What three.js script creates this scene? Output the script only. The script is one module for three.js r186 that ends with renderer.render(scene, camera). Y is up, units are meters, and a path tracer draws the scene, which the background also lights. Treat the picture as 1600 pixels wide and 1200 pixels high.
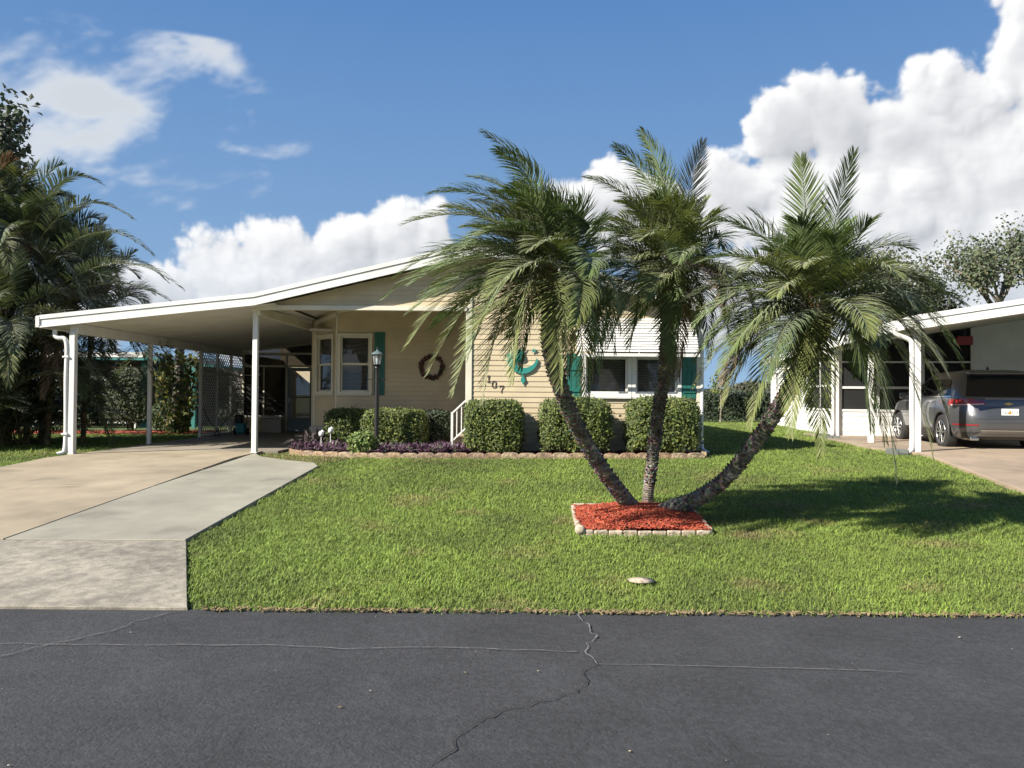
import * as THREE from 'three';
import { mergeGeometries, toCreasedNormals } from 'three/addons/utils/BufferGeometryUtils.js';
import { RoundedBoxGeometry } from 'three/addons/geometries/RoundedBoxGeometry.js';
import { FontLoader } from 'three/addons/loaders/FontLoader.js';
import { TextGeometry } from 'three/addons/geometries/TextGeometry.js';
import { Brush, Evaluator, SUBTRACTION } from 'three-bvh-csg';

// ---------------------------------------------------------------- camera, sun, exposure
const scene = new THREE.Scene();
const renderer = new THREE.WebGLRenderer({ antialias: true });
renderer.toneMapping = THREE.LinearToneMapping;
renderer.toneMappingExposure = 2.25;
renderer.shadowMap.enabled = true;
const camera = new THREE.PerspectiveCamera(52.82, 4 / 3, 0.1, 3000);
camera.position.set(0, 1.55, 0);
camera.rotation.order = 'YXZ';
camera.rotation.set(THREE.MathUtils.degToRad(0.854), 0, THREE.MathUtils.degToRad(0.45));
scene.add(camera);
const SUNDIR = new THREE.Vector3(-2.9, 2.4, 1.0).normalize();      // towards the sun: high on the left, a little behind the camera
const sun = new THREE.DirectionalLight(new THREE.Color().setRGB(1.0, 0.93, 0.82), 5);
sun.position.copy(SUNDIR).multiplyScalar(80); sun.target.position.set(0, 0, -14);
sun.castShadow = true; sun.shadow.mapSize.set(4096, 4096);
Object.assign(sun.shadow.camera, { left: -40, right: 40, top: 40, bottom: -40, near: 1, far: 200 });
scene.add(sun, sun.target);

// ---------------------------------------------------------------- random numbers and noise
function rng(seed) { let a = seed >>> 0; return () => { a = (a + 0x6D2B79F5) | 0; let t = Math.imul(a ^ (a >>> 15), 1 | a); t = (t + Math.imul(t ^ (t >>> 7), 61 | t)) ^ t; return ((t ^ (t >>> 14)) >>> 0) / 4294967296; }; }
const clamp = (x, a = 0, b = 1) => Math.min(b, Math.max(a, x)), mix = (a, b, t) => a + (b - a) * t;
const sstep = (a, b, x) => { const t = clamp((x - a) / (b - a)); return t * t * (3 - 2 * t); };
const PERM = new Float32Array(4096); { const r = rng(77); for (let i = 0; i < 4096; i++) PERM[i] = r(); }
const h3 = (x, y, z) => PERM[(Math.imul(x, 73856093) ^ Math.imul(y, 19349663) ^ Math.imul(z, 83492791)) >>> 5 & 4095];
function vnoise(x, y, z) {
  const xi = Math.floor(x), yi = Math.floor(y), zi = Math.floor(z); let u = x - xi, v = y - yi, w = z - zi;
  u = u * u * (3 - 2 * u); v = v * v * (3 - 2 * v); w = w * w * (3 - 2 * w);
  const a = mix(mix(h3(xi, yi, zi), h3(xi + 1, yi, zi), u), mix(h3(xi, yi + 1, zi), h3(xi + 1, yi + 1, zi), u), v);
  const b = mix(mix(h3(xi, yi, zi + 1), h3(xi + 1, yi, zi + 1), u), mix(h3(xi, yi + 1, zi + 1), h3(xi + 1, yi + 1, zi + 1), u), v);
  return mix(a, b, w);
}
function fbm(x, y, z, n) { let s = 0, a = 0.5, t = 0; for (let i = 0; i < n; i++) { s += a * vnoise(x, y, z); t += a; a *= 0.5; x = x * 2.03 + 11.3; y = y * 2.03 + 5.7; z = z * 2.03 + 3.1; } return s / t; }

// ---------------------------------------------------------------- the sky: blue air, cumulus and torn high cloud
{
  const W = 4096, H = 2048, data = new Float32Array(W * H * 4), D = Math.PI / 180;
  // [azimuth, elevation, half width, half height, kind (0 cumulus, 1 torn), weight]
  const blobs = [
    [-27.5, 18.2, 7.5, 3.2, 1, 1], [-22, 21.4, 6.5, 1.5, 1, .9], [-24, 14.6, 5.0, 2.2, 1, .85], [-30, 20, 4, 2.4, 1, .7], [-20, 17.3, 4, 1.0, 1, .75], [-34, 16.5, 5, 3.2, 1, .8], [-42, 21, 6, 3, 1, .8],
    [-21, 7.2, 5.5, 3.6, 0, 1.1], [-16.5, 9.6, 3.4, 3.4, 0, 1.15], [-12.6, 9.8, 3.4, 3.4, 0, 1.15], [-7.8, 11.6, 3.2, 3.2, 0, 1.1], [-7, 8, 6, 4, 0, 1.2], [-27, 6, 6, 3, 0, 1], [-14, 6, 9, 4, 0, 1.2],
    [3.5, 13.5, 2.6, 3.0, 0, 1], [7.5, 14.5, 3.0, 2.6, 0, 1], [11, 12.5, 5, 4, 0, 1],
    [15.5, 14, 3.4, 4.0, 0, 1.15], [19.5, 17.6, 3.2, 3.6, 0, 1.15], [22.6, 18.0, 3.0, 3.2, 0, 1.15], [28, 17.6, 4.5, 3.5, 0, 1.15], [24, 11.5, 8, 5.5, 0, 1.3], [31, 12, 8, 6, 0, 1.3], [35.2, 22, 4.0, 5.0, 0, 1.2], [36, 27, 4.2, 4, 0, 1.15], [19, 7, 10, 5, 0, 1.1], [31, 6, 9, 5, 0, 1.1], [41, 17, 7, 8, 0, 1.2], [46, 28, 6, 5, 0, 1],
  ];
  const r = rng(5);
  for (let i = 0; i < 60; i++) {
    const az = 48 + r() * 264; const n = 2 + Math.floor(r() * 4), e = 5 + r() * 16, torn = r() < 0.3 ? 1 : 0;
    for (let k = 0; k < n; k++) blobs.push([az + (r() - .5) * 12, e + (r() - .5) * 5 + (torn ? 10 : 0), 3 + r() * 5, 2 + r() * 3, torn, .9]);
  }
  for (const b of blobs) { if (b[0] > 180) b[0] -= 360; }
  const bins = Array.from({ length: 72 }, () => []);
  for (const b of blobs) for (let i = 0; i < 72; i++) { let d = Math.abs(b[0] - (-177.5 + 5 * i)); if (d > 180) d = 360 - d; if (d < b[2] * 1.5 + 5) bins[i].push(b); }
  const base = (az, el, kind) => { let m = -1; for (const b of bins[clamp(Math.floor((az + 180) / 5), 0, 71)]) { if (b[4] !== kind) continue; let da = Math.abs(az - b[0]); if (da > 180) da = 360 - da; const q = (da / b[2]) ** 2 + ((el - b[1]) / b[3]) ** 2; const v = (1 - q * .75) * b[5]; if (v > m) m = v; } return m; };
  const puff = (x, y, z, oct = 7) => { let s = 0, a = .5, k = 9; for (let i = 0; i < oct; i++) { const n = vnoise(x * k + i * 3.7, y * k + 1.3 * i, z * k); s += a * Math.abs(2 * n - 1); a *= .58; k *= 2.07; } return s; };
  const P = (az, el) => [Math.sin(az * D) * Math.cos(el * D), Math.sin(el * D), -Math.cos(az * D) * Math.cos(el * D)];
  const dens = (az, el, oct = 7) => { const b = base(az, el, 0); if (b <= -.45) return -1; const [x, y, z] = P(az, el); return b * .62 + (puff(x, y, z, oct) - (oct < 7 ? .36 : .40)) * mix(2.0, 1.3, sstep(.25, .9, b)); };
  for (let j = 0; j < H; j++) {
    const el = (j + .5) / H * 180 - 90;
    const t = clamp(el / 90);
    const g = Math.pow(clamp(el / 34), .62), hi = clamp((el - 20) / 70);
    let cr = mix(.165, .034, g) * mix(1, .62, hi), cg = mix(.25, .098, g) * mix(1, .70, hi), cb = mix(.345, .236, g) * mix(1, .80, hi);
    for (let i = 0; i < W; i++) {
      let R = cr, G = cg, B = cb;
      if (el > -1) {
        const phi = ((i + .5) / W - .5) * 2 * Math.PI, az = Math.atan2(Math.cos(phi), -Math.sin(phi)) / D;
        const bt = base(az, el, 1);
        if (bt > -.35) {
          const [x, y, z] = P(az, el), wx = fbm(x * 7, y * 7, z * 7, 3) - .5;
          const n = fbm(x * 11 + wx * 1.1, y * 26 + wx * 2.2 - x * 6, z * 11, 6), fine = fbm(x * 60 + wx * 3, y * 130 - x * 40, z * 60, 3);
          const d = bt * .5 + (n - .48) * 3.1 + (fine - .5) * .6, a = sstep(.0, 1.15, d) * .85 * sstep(-.35, 0, bt);
          const c = mix(.40, .31, sstep(.5, 1.3, d) * .7);
          R = mix(R, c * .97, a); G = mix(G, c, a); B = mix(B, c * 1.03, a);
        }
        const d = dens(az, el);
        if (d > 0) {
          const [qx, qy, qz] = P(az, el), l0 = dens(az, el, 4), l1 = dens(az - .7, el + .8, 4), f1 = dens(az - .22, el + .25);
          const lit = clamp(.60 + (l0 - l1) * .85 + (d - f1) * .55);
          const a = sstep(0, .26, d), shadeN = sstep(.40, .66, fbm(qx * 9 + 4, qy * 17, qz * 9, 4));
          const k = clamp(lit * mix(1.12, .66, sstep(.2, .75, d) * shadeN));
          const low = sstep(14, 2, el) * .25;
          let c = mix(.225, .455, k);
          R = mix(R, mix(c * mix(.95, 1, k), cr, low), a); G = mix(G, mix(c * mix(.985, 1, k), cg, low), a); B = mix(B, mix(c * mix(1.06, 1, k), cb, low), a);
        }
      }
      const o = (j * W + i) * 4; data[o] = R; data[o + 1] = G; data[o + 2] = B; data[o + 3] = 1;
    }
  }
  const sky = new THREE.DataTexture(data, W, H, THREE.RGBAFormat, THREE.FloatType);
  sky.mapping = THREE.EquirectangularReflectionMapping; sky.magFilter = THREE.LinearFilter; sky.needsUpdate = true;
  scene.background = sky; scene.environment = sky;
}

// ---------------------------------------------------------------- textures (what surfaces are made of)
function tex(w, h, fn, rx, ry, srgb = true) {
  const d = new Uint8Array(w * h * 4);
  for (let j = 0; j < h; j++) for (let i = 0; i < w; i++) { const c = fn(i / w, j / h, i, j), o = (j * w + i) * 4; d[o] = clamp(c[0]) * 255; d[o + 1] = clamp(c[1]) * 255; d[o + 2] = clamp(c[2]) * 255; d[o + 3] = 255; }
  const t = new THREE.DataTexture(d, w, h); t.wrapS = t.wrapT = THREE.RepeatWrapping; t.magFilter = THREE.LinearFilter; t.minFilter = THREE.LinearMipmapLinearFilter;
  if (srgb) t.colorSpace = THREE.SRGBColorSpace; t.repeat.set(1 / rx, 1 / ry); t.needsUpdate = true; return t;
}
const tn = (u, v, k, oct, s = 0) => { // tileable fbm
  let r = 0, a = .5, tt = 0; for (let o = 0; o < oct; o++) { const n = k << o, x = u * n, y = v * n, xi = Math.floor(x), yi = Math.floor(y); let fx = x - xi, fy = y - yi; fx = fx * fx * (3 - 2 * fx); fy = fy * fy * (3 - 2 * fy); const q = (p, w) => h3(((p % n) + n) % n, ((w % n) + n) % n, 17 * o + s); r += a * mix(mix(q(xi, yi), q(xi + 1, yi), fx), mix(q(xi, yi + 1), q(xi + 1, yi + 1), fx), fy); tt += a; a *= .55; } return r / tt; };
const rt = rng(3);
const speck = Array.from({ length: 1024 * 1024 }, () => rt());
const T = {
  asphalt: tex(1024, 1024, (u, v, i, j) => { const s = speck[j * 1024 + i], c = tn(u, v, 3, 5, 1), m = tn(u, v, 96, 2, 5); let g = .255 + (c - .5) * .10 + (tn(u, v, 9, 4, 70) - .5) * .05 + (m - .5) * .10 + (s - .5) * .075; if (s > .9975) g += .16; if (s < .02) g -= .07; return [g * .985, g, g * 1.03]; }, 2.2, 2.2),
  asphaltBump: tex(512, 512, (u, v, i, j) => { const g = .5 + (tn(u, v, 90, 2, 5) - .5) * .9 + (speck[j * 1024 + i] - .5) * .3; return [g, g, g]; }, 1.1, 1.1, false),
  concrete: tex(1024, 1024, (u, v, i, j) => { const s = speck[j * 1024 + i], c = tn(u, v, 3, 6, 2), d = tn(u, v, 11, 5, 9), st = sstep(.58, .75, tn(u, v, 5, 6, 21)); let g = .80 + (c - .5) * .22 + (d - .5) * .12 + (s - .5) * .05 - st * .07; return [g, g * .995, g * .98]; }, 3.3, 3.3),
  apron: tex(1024, 1024, (u, v, i, j) => { const s = speck[j * 1024 + i], c = tn(u, v, 4, 6, 31), d = tn(u, v, 40, 3, 9), b = sstep(.50, .62, tn(u, v, 7, 6, 55)); let g = .67 + (c - .5) * .22 + (d - .5) * .24 + (s - .5) * .18 - b * .05; return [g, g * .985, g * .95]; }, 2.9, 2.9),
  grain: tex(512, 512, (u, v, i, j) => { const g = .93 + (tn(u, v, 4, 5, 3) - .5) * .13 + (speck[j * 1024 + i] - .5) * .03; return [g, g, g * .995]; }, 1.7, 1.7),
  stone: tex(512, 512, (u, v, i, j) => { const g = .80 + (tn(u, v, 9, 6, 8) - .5) * .7 + (speck[j * 1024 + i] - .5) * .15; return [g, g * .97, g * .93]; }, .5, .5),
  bumpy: tex(512, 512, (u, v) => { const g = tn(u, v, 14, 6, 8); return [g, g, g]; }, .5, .5, false),
  bark: tex(512, 512, (u, v, i, j) => { const a = tn(u, v, 8, 5, 4), b = tn(u, v, 48, 3, 6), li = sstep(.56, .72, tn(u, v, 6, 5, 40)); const g = .60 + (a - .5) * .5 + (b - .5) * .4 + li * .18; return [g * 1.0, g * .97, g * .92]; }, .6, .6),
  soil: tex(512, 512, (u, v, i, j) => { const a = tn(u, v, 16, 5, 14), s = speck[j * 1024 + i]; const g = .55 + (a - .5) * .8 + (s - .5) * .3; return [g * .85, g * .92, g * .5]; }, .8, .8),
  redmulch: tex(512, 512, (u, v, i, j) => { const a = tn(u, v, 40, 4, 14); const g = .5 + (a - .5) * 1.0; return [g, g * .45, g * .34]; }, .7, .7),
};

// ---------------------------------------------------------------- materials
const lin = (r, g, b) => new THREE.Color().setRGB(r, g, b);
const M = (c, o = {}) => new THREE.MeshPhysicalMaterial({ color: Array.isArray(c) ? lin(...c) : c, roughness: .7, side: THREE.DoubleSide, ...o });
const leafMat = (c, o = {}) => M(c, { roughness: .92, transmission: .38, thickness: 0, clearcoat: .35, clearcoatRoughness: .42, vertexColors: true, ...o });
const white = M([.76, .76, .74], { roughness: .45, map: T.grain }), ceilingM = M([.74, .73, .69], { roughness: .6, map: T.grain });
const trimM = M([.70, .665, .55], { roughness: .5, map: T.grain });
const sidingM = [[.57, .48, .325], [.585, .49, .333], [.56, .472, .318]].map(c => M(c, { roughness: .55, map: T.grain }));
const whiteSiding = [[.80, .80, .79], [.78, .785, .78]].map(c => M(c, { roughness: .5, map: T.grain }));
const teal = M([.02, .145, .115], { roughness: .5, map: T.grain }), tealDeep = M([.018, .135, .108], { roughness: .5, map: T.grain });
const glass = M([1, 1, 1], { transmission: 1, thickness: 0, roughness: 0, ior: 1.52, specularIntensity: 1 });
const screenM = M([.012, .013, .014], { transparent: true, opacity: .72, roughness: .8 });
const blindM = M([.085, .085, .08], { roughness: .7 });
const roomM = M([.46, .43, .38], { roughness: .9 });
const black = M([.012, .012, .013], { roughness: .42 }), rubber = M([.018, .018, .018], { roughness: .8 });
const lawnM = M([.20, .26, .075], { roughness: 1, map: T.soil });
const concreteTan = M([.47, .395, .285], { roughness: .9, map: T.concrete }), concreteGrey = M([.40, .385, .315], { roughness: .9, map: T.concrete, }), concreteApron = M([.58, .545, .475], { roughness: .95, map: T.apron, bumpMap: T.bumpy, bumpScale: .004 });
const patioM = M([.38, .34, .28], { roughness: .85, map: T.concrete });
const blockM = [[.40, .31, .21], [.36, .26, .18], [.43, .35, .26], [.34, .26, .20]].map(c => M(c, { roughness: .95, map: T.stone, bumpMap: T.bumpy, bumpScale: .012 }));
const paleStone = [[.58, .52, .44], [.50, .45, .37]].map(c => M(c, { roughness: .95, map: T.stone, bumpMap: T.bumpy, bumpScale: .01 }));
const barkM = M([.58, .57, .55], { roughness: .95, map: T.bark, bumpMap: T.bumpy, bumpScale: .012, vertexColors: true });
const treeBark = M([.50, .46, .40], { roughness: .95, map: T.bark });
const frondM = leafMat([1, 1, 1]), hedgeM = leafMat([1, 1, 1], { clearcoat: .2, clearcoatRoughness: .4 });
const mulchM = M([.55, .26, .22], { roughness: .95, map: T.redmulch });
const twigM = M([.05, .045, .03], { roughness: 1 });

// ---------------------------------------------------------------- builders
const counts = {};
function numbered(n) { const k = counts[n] = (counts[n] ?? -1) + 1; return k ? `${n}_${String(k).padStart(3, '0')}` : n; }
function shade(o) { o.castShadow = o.receiveShadow = true; return o; }
function thing(name, label, category, pos = [0, 0, 0], turn = 0, group) { const o = new THREE.Group(); o.name = numbered(name); o.position.set(...pos); o.rotation.y = turn; o.userData = { label, category }; if (group) o.userData.group = group; scene.add(o); return o; }
// part(): a mesh under `parent`. world = true takes geometry in world metres and moves it into the thing's own axes
function part(parent, name, geo, mat, world = true) {
  const m = shade(new THREE.Mesh(geo, mat)); m.name = name; parent.add(m);
  if (world) { let r = parent; while (r.parent && r.parent !== scene) r = r.parent; geo.translate(-r.position.x, -r.position.y, -r.position.z); }
  return m;
}
function single(name, geo, mat, label, category, group) { const m = shade(new THREE.Mesh(geo, mat)); m.name = numbered(name); m.userData = { label, category }; if (group) m.userData.group = group; scene.add(m); return m; }
function struct(name, geo, mat, kind = 'structure', label) { const m = shade(new THREE.Mesh(geo, mat)); m.name = numbered(name); m.userData = { kind }; if (label) m.userData.label = label; scene.add(m); return m; }
function metreUV(g) { // box-projected uv in metres
  if (g.index) g = g.toNonIndexed();
  const p = g.attributes.position, uv = new Float32Array(p.count * 2), a = new THREE.Vector3(), b = new THREE.Vector3(), c = new THREE.Vector3();
  for (let i = 0; i < p.count; i += 3) {
    a.fromBufferAttribute(p, i); b.fromBufferAttribute(p, i + 1); c.fromBufferAttribute(p, i + 2);
    const n = b.clone().sub(a).cross(c.clone().sub(a)), ax = Math.abs(n.x), ay = Math.abs(n.y), az = Math.abs(n.z);
    [a, b, c].forEach((q, k) => { const [s, t] = ay >= ax && ay >= az ? [q.x, q.z] : ax >= az ? [q.z, q.y] : [q.x, q.y]; uv[(i + k) * 2] = s; uv[(i + k) * 2 + 1] = t; });
  }
  g.setAttribute('uv', new THREE.BufferAttribute(uv, 2)); return g;
}
const merge = gs => { const l = gs.map(g => { let q = g.index ? g.toNonIndexed() : g; for (const k of Object.keys(q.attributes)) if (!['position', 'normal', 'uv'].includes(k)) q.deleteAttribute(k); if (!q.attributes.uv) q.setAttribute('uv', new THREE.BufferAttribute(new Float32Array(q.attributes.position.count * 2), 2)); if (!q.attributes.normal) q.computeVertexNormals(); return q; }); return mergeGeometries(l); };
function box(x0, x1, y0, y1, z0, z1, r = 0) { const w = Math.abs(x1 - x0), h = Math.abs(y1 - y0), d = Math.abs(z1 - z0); const g = r ? new RoundedBoxGeometry(w, h, d, 1, Math.min(r, w / 2.01, h / 2.01, d / 2.01)) : new THREE.BoxGeometry(w, h, d); g.translate((x0 + x1) / 2, (y0 + y1) / 2, (z0 + z1) / 2); return metreUV(g); }
const dbox = (x0, x1, y0, y1, d0, d1, r) => box(x0, x1, y0, y1, -d1, -d0, r); // depth instead of z
function bar(a, b, w, h = w, r = .004) { // square bar between two points
  const A = new THREE.Vector3(...a), B = new THREE.Vector3(...b), L = A.distanceTo(B); const g = new RoundedBoxGeometry(w, h, L, 1, Math.min(r, w / 2.1, h / 2.1)); g.lookAt(B.clone().sub(A)); g.translate((A.x + B.x) / 2, (A.y + B.y) / 2, (A.z + B.z) / 2); return metreUV(g);
}
function rod(pts, r, seg = 8, n = 24) { return metreUV(new THREE.TubeGeometry(new THREE.CatmullRomCurve3(pts.map(p => new THREE.Vector3(...p))), n, r, seg)); }
function extrude(poly, depth, place, holes = []) { // poly in 2-D, extruded along +z, then place(matrix)
  const s = new THREE.Shape(poly.map(p => new THREE.Vector2(...p))); for (const h of holes) s.holes.push(new THREE.Path(h.map(p => new THREE.Vector2(...p))));
  const g = new THREE.ExtrudeGeometry(s, { depth, bevelEnabled: false }); if (place) g.applyMatrix4(place); return metreUV(g);
}
class GB { // free triangles with colours
  constructor() { this.p = []; this.c = []; this.n = 0; }
  tri(a, b, c, col) { this.p.push(a.x, a.y, a.z, b.x, b.y, b.z, c.x, c.y, c.z); for (let i = 0; i < 3; i++) this.c.push(col[0], col[1], col[2]); }
  quad(a, b, c, d, col) { this.tri(a, b, c, col); this.tri(a, c, d, col); }
  geo() { const g = new THREE.BufferGeometry(); g.setAttribute('position', new THREE.Float32BufferAttribute(this.p, 3)); g.setAttribute('color', new THREE.Float32BufferAttribute(this.c, 3)); g.computeVertexNormals(); return g; }
}
const V3 = (x, y, z) => new THREE.Vector3(x, y, z), UP = V3(0, 1, 0);
const jit = (c, r, k) => { const s = 1 + (r() - .5) * k; return [c[0] * s * (1 + (r() - .5) * k * .5), c[1] * s, c[2] * s * (1 + (r() - .5) * k * .6)]; };

// ---------------------------------------------------------------- ground
const gy = (x, d) => { const t = clamp((d - 5.5) / 8.2); return .43 * t + .0098 * clamp(x, -14, 12) * t; };
{
  const xs = [], ds = []; for (let x = -16; x <= 16; x += .5) xs.push(x); for (const e of [20, 28, 45, 80, 160, 400, 900]) { xs.push(e); xs.unshift(-e); }
  for (let d = 5.5; d <= 14.2; d += .33) ds.push(d); for (const e of [16, 20, 30, 50, 100, 250, 900]) ds.push(e);
  const p = [], uv = [], ix = [], r = rng(9);
  ds.forEach((d, j) => xs.forEach((x, i) => { p.push(x, gy(x, d) + (d > 6 && d < 14 && Math.abs(x) < 16 ? (r() - .5) * .012 : 0) - .012, -d); uv.push(x, d); if (i && j) { const a = (j - 1) * xs.length + i - 1, b = a + 1, c = a + xs.length, e = c + 1; ix.push(a, b, e, a, e, c); } }));
  const g = new THREE.BufferGeometry(); g.setAttribute('position', new THREE.Float32BufferAttribute(p, 3)); g.setAttribute('uv', new THREE.Float32BufferAttribute(uv, 2)); g.setIndex(ix); g.computeVertexNormals();
  struct('lawn_ground', g, lawnM);
  const far = new THREE.PlaneGeometry(2400, 2400); far.rotateX(-Math.PI / 2); far.translate(0, -.25, 0); struct('ground', metreUV(far), lawnM);
}
const inPoly = (x, d, P) => { let c = false; for (let i = 0, j = P.length - 1; i < P.length; j = i++) { const [xi, yi] = P[i], [xj, yj] = P[j]; if ((yi > d) !== (yj > d) && x < (xj - xi) * (d - yi) / (yj - yi) + xi) c = !c; } return c; };

// road
{
  const g = new THREE.PlaneGeometry(400, 11.5, 80, 8); g.rotateX(-Math.PI / 2); g.translate(0, 0, .2);
  const p = g.attributes.position; for (let i = 0; i < p.count; i++) p.setY(i, .012 - .004 * Math.abs(p.getZ(i) - .2) ** 1.2 * .3 + .004);
  const road = struct('road', metreUV(g), M([.55, .55, .56], { roughness: .85, map: T.asphalt, bumpMap: T.asphaltBump, bumpScale: .004 }));
  const crackM = M([.15, .15, .145], { roughness: 1 }), crackDark = M([.014, .014, .014], { roughness: 1 });
  const r = rng(41);
  const crack = (pts, w, mat, wob = .02) => { // a thin wandering ribbon just above the asphalt
    const gb = [], ix = []; let n = 0;
    for (let k = 0; k + 1 < pts.length; k++) { const [x0, d0] = pts[k], [x1, d1] = pts[k + 1], L = Math.hypot(x1 - x0, d1 - d0), m = Math.max(2, Math.round(L / .035)), nx = -(d1 - d0) / L, nd = (x1 - x0) / L;
      for (let i = 0; i <= m; i++) { const t = i / m, o = (fbm((x0 + (x1 - x0) * t) * 6, (d0 + (d1 - d0) * t) * 6, k, 3) - .5) * wob * 4 * Math.sin(Math.PI * t) ** .3, ww = w * (.25 + r() * 1.1), x = mix(x0, x1, t) + nx * o, d = mix(d0, d1, t) + nd * o;
        gb.push(x - nx * ww, .0195, -(d - nd * ww), x + nx * ww, .0195, -(d + nd * ww)); if (i) ix.push(n, n + 1, n - 1, n, n - 1, n - 2); n += 2; } }
    const g = new THREE.BufferGeometry(); g.setAttribute('position', new THREE.Float32BufferAttribute(gb, 3)); g.setIndex(ix); g.computeVertexNormals(); part(road, 'crack', g, mat, false);
  };
  crack([[-3.9, 4.72], [-2.4, 4.72], [-1.5, 4.74], [-.95, 4.68], [-.4, 4.72], [.4, 4.66]], .0034, crackM, .012);
  crack([[.50, 5.5], [.53, 5.2], [.56, 4.98], [.47, 4.82], [.45, 4.66], [.50, 4.45]], .004, crackM, .03);
  crack([[.50, 4.45], [1.1, 4.43], [1.7, 4.40], [2.2, 4.36]], .0028, crackM, .01);
  crack([[.50, 4.45], [.42, 4.2], [.35, 4.02], [.1, 3.85], [-.12, 3.7], [-.2, 3.55], [-.23, 3.38], [-.33, 3.2], [-.4, 2.9]], .0032, crackDark, .035);
  crack([[-2.35, 5.45], [-2.6, 4.95], [-2.95, 4.5], [-3.2, 4.1]], .003, crackM, .03);
  const bitM = [[.34, .28, .17], [.42, .38, .30], [.20, .14, .08]].map(c => M(c));
  const bitG = new THREE.IcosahedronGeometry(1, 0);
  const bits = thing('road_litter', 'dry leaf bits and pale grit scattered over the dark asphalt', 'litter'); bits.userData.kind = 'stuff';
  const im = [0, 1, 2].map(k => { const q = new THREE.InstancedMesh(bitG, bitM[k], 45); q.name = 'grit'; q.castShadow = true; bits.add(q); return q; }), mt = new THREE.Matrix4(), q = new THREE.Quaternion();
  for (const k of im) for (let i = 0; i < 45; i++) { const s = .0012 + r() ** 9 * .006; q.setFromEuler(new THREE.Euler(0, r() * 6, 0)); mt.compose(V3((r() - .5) * 9, .02, -(2.9 + r() * 2.7)), q, V3(s * (1 + r()), s * .4, s)); k.setMatrixAt(i, mt); }
}

// ---------------------------------------------------------------- driveway: separate slabs with open joints
const DRIVE = [[-9.5, 5.4], [-2.27, 5.4], [-3.13, 7.5], [-3.15, 12.6], [-3.32, 13.0], [-3.9, 13.35], [-4.5, 13.9], [-4.78, 14.6], [-4.6, 15.4], [-4.5, 17.7], [-4.5, 23.8], [-8.28, 23.8], [-8.24, 14.5], [-8.24, 7.5]];
const NDRIVE = [[7.25, 15.6], [7.5, 14.3], [7.15, 12.4], [6.82, 10.3], [6.5, 7.5], [5.9, 5.4], [14, 5.4], [14, 19.8], [8.2, 20.9]];
{
  const drive = thing('driveway', 'pale concrete driveway slabs running from the road under the carport', 'driveway'); drive.userData.kind = 'structure';
  const slab = (P, mat, up = .03, par = drive) => {
    const s = new THREE.Shape(P.map(([x, d]) => new THREE.Vector2(x, d))); const g = new THREE.ExtrudeGeometry(s, { depth: .1, bevelEnabled: true, bevelThickness: .006, bevelSize: .006, bevelSegments: 1 });
    const p = g.attributes.position; for (let i = 0; i < p.count; i++) { const x = p.getX(i), d = p.getY(i), z = p.getZ(i); p.setXYZ(i, x, gy(x, d) + up - .1 + z, -d); }
    g.index || 0; const q = metreUV(g), a = q.attributes.position; for (let i = 0; i < a.count; i += 3) { /* flip so faces look outward */ for (const at of Object.values(q.attributes)) { for (let k = 0; k < at.itemSize; k++) { const t = at.array[(i + 1) * at.itemSize + k]; at.array[(i + 1) * at.itemSize + k] = at.array[(i + 2) * at.itemSize + k]; at.array[(i + 2) * at.itemSize + k] = t; } } } q.computeVertexNormals();
    part(par, 'slab', q, mat, false);
  };
  const j = .03;
  slab([[-9.5, 5.52], [-2.30, 5.52], [-3.13, 7.5 - j], [-9.0, 7.5 - j]], concreteApron, .022);
  const L = -8.24, C = -4.88, R = -3.15;
  slab([[L - .35, 7.5], [C - j, 7.5], [C - j, 10.63 - j], [L - .1, 10.63 - j]], concreteTan); slab([[L - .1, 10.63], [C - j, 10.63], [C - j, 12.3 - j], [L, 12.3 - j]], concreteTan);
  slab([[L, 12.3], [C - j, 12.3], [C - j, 13.7 - j * .3], [L, 13.7 - j * .3]], concreteTan); slab([[L, 13.7], [C - j, 13.7], [C - j, 15.3 - j], [L, 15.3 - j]], concreteTan);
  slab([[C, 7.5], [R, 7.5], [R, 10.63 - j], [C, 10.63 - j]], concreteGrey);
  slab([[C, 10.63], [R, 10.63], [R, 12.6], [-3.32, 13.0], [-3.9, 13.35], [-4.5, 13.9], [-4.78, 14.5], [C, 14.7]], concreteGrey);
  slab([[L, 15.3], [-4.62, 15.3], [-4.52, 17.7], [-4.52, 19.4 - j], [L, 19.4 - j]], patioM); slab([[L, 19.4], [-4.52, 19.4], [-4.52, 23.75], [L, 23.75]], patioM);
  const nd = thing('neighbour_driveway', 'tan concrete driveway under the grey car beside the white house', 'driveway'); nd.userData.kind = 'structure';
  const nM = M([.47, .37, .275], { roughness: .9, map: T.concrete }); slab([[7.25, 15.6], [7.5, 14.3], [7.4, 13.72], [12, 13.72], [12, 15.6]], nM, .05, nd); slab([[7.39, 13.69], [7.15, 12.4], [6.82, 10.3], [12, 10.3], [12, 13.69]], nM, .05, nd);
  slab([[6.8, 10.28], [6.5, 7.5], [5.9, 5.55], [12, 5.55], [12, 10.28]], concreteGrey, .03, nd);
  slab([[7.3, 15.62], [12, 15.62], [12, 21], [8.15, 21.6]], M([.45, .36, .27], { roughness: .9, map: T.concrete }), .05, nd);
}

// ---------------------------------------------------------------- the beige house
const WD = 14.75;                                            // depth of the front wall
const hb = [-.6, .41, -15];
const home = thing('mobile_home', 'beige lap-sided house with white gabled roof, attached carport and teal shutters', 'house', hb);
const rectHole = ([u0, u1, y0, y1]) => [[u0, y0], [u1, y0], [u1, y1], [u0, y1]];
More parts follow.
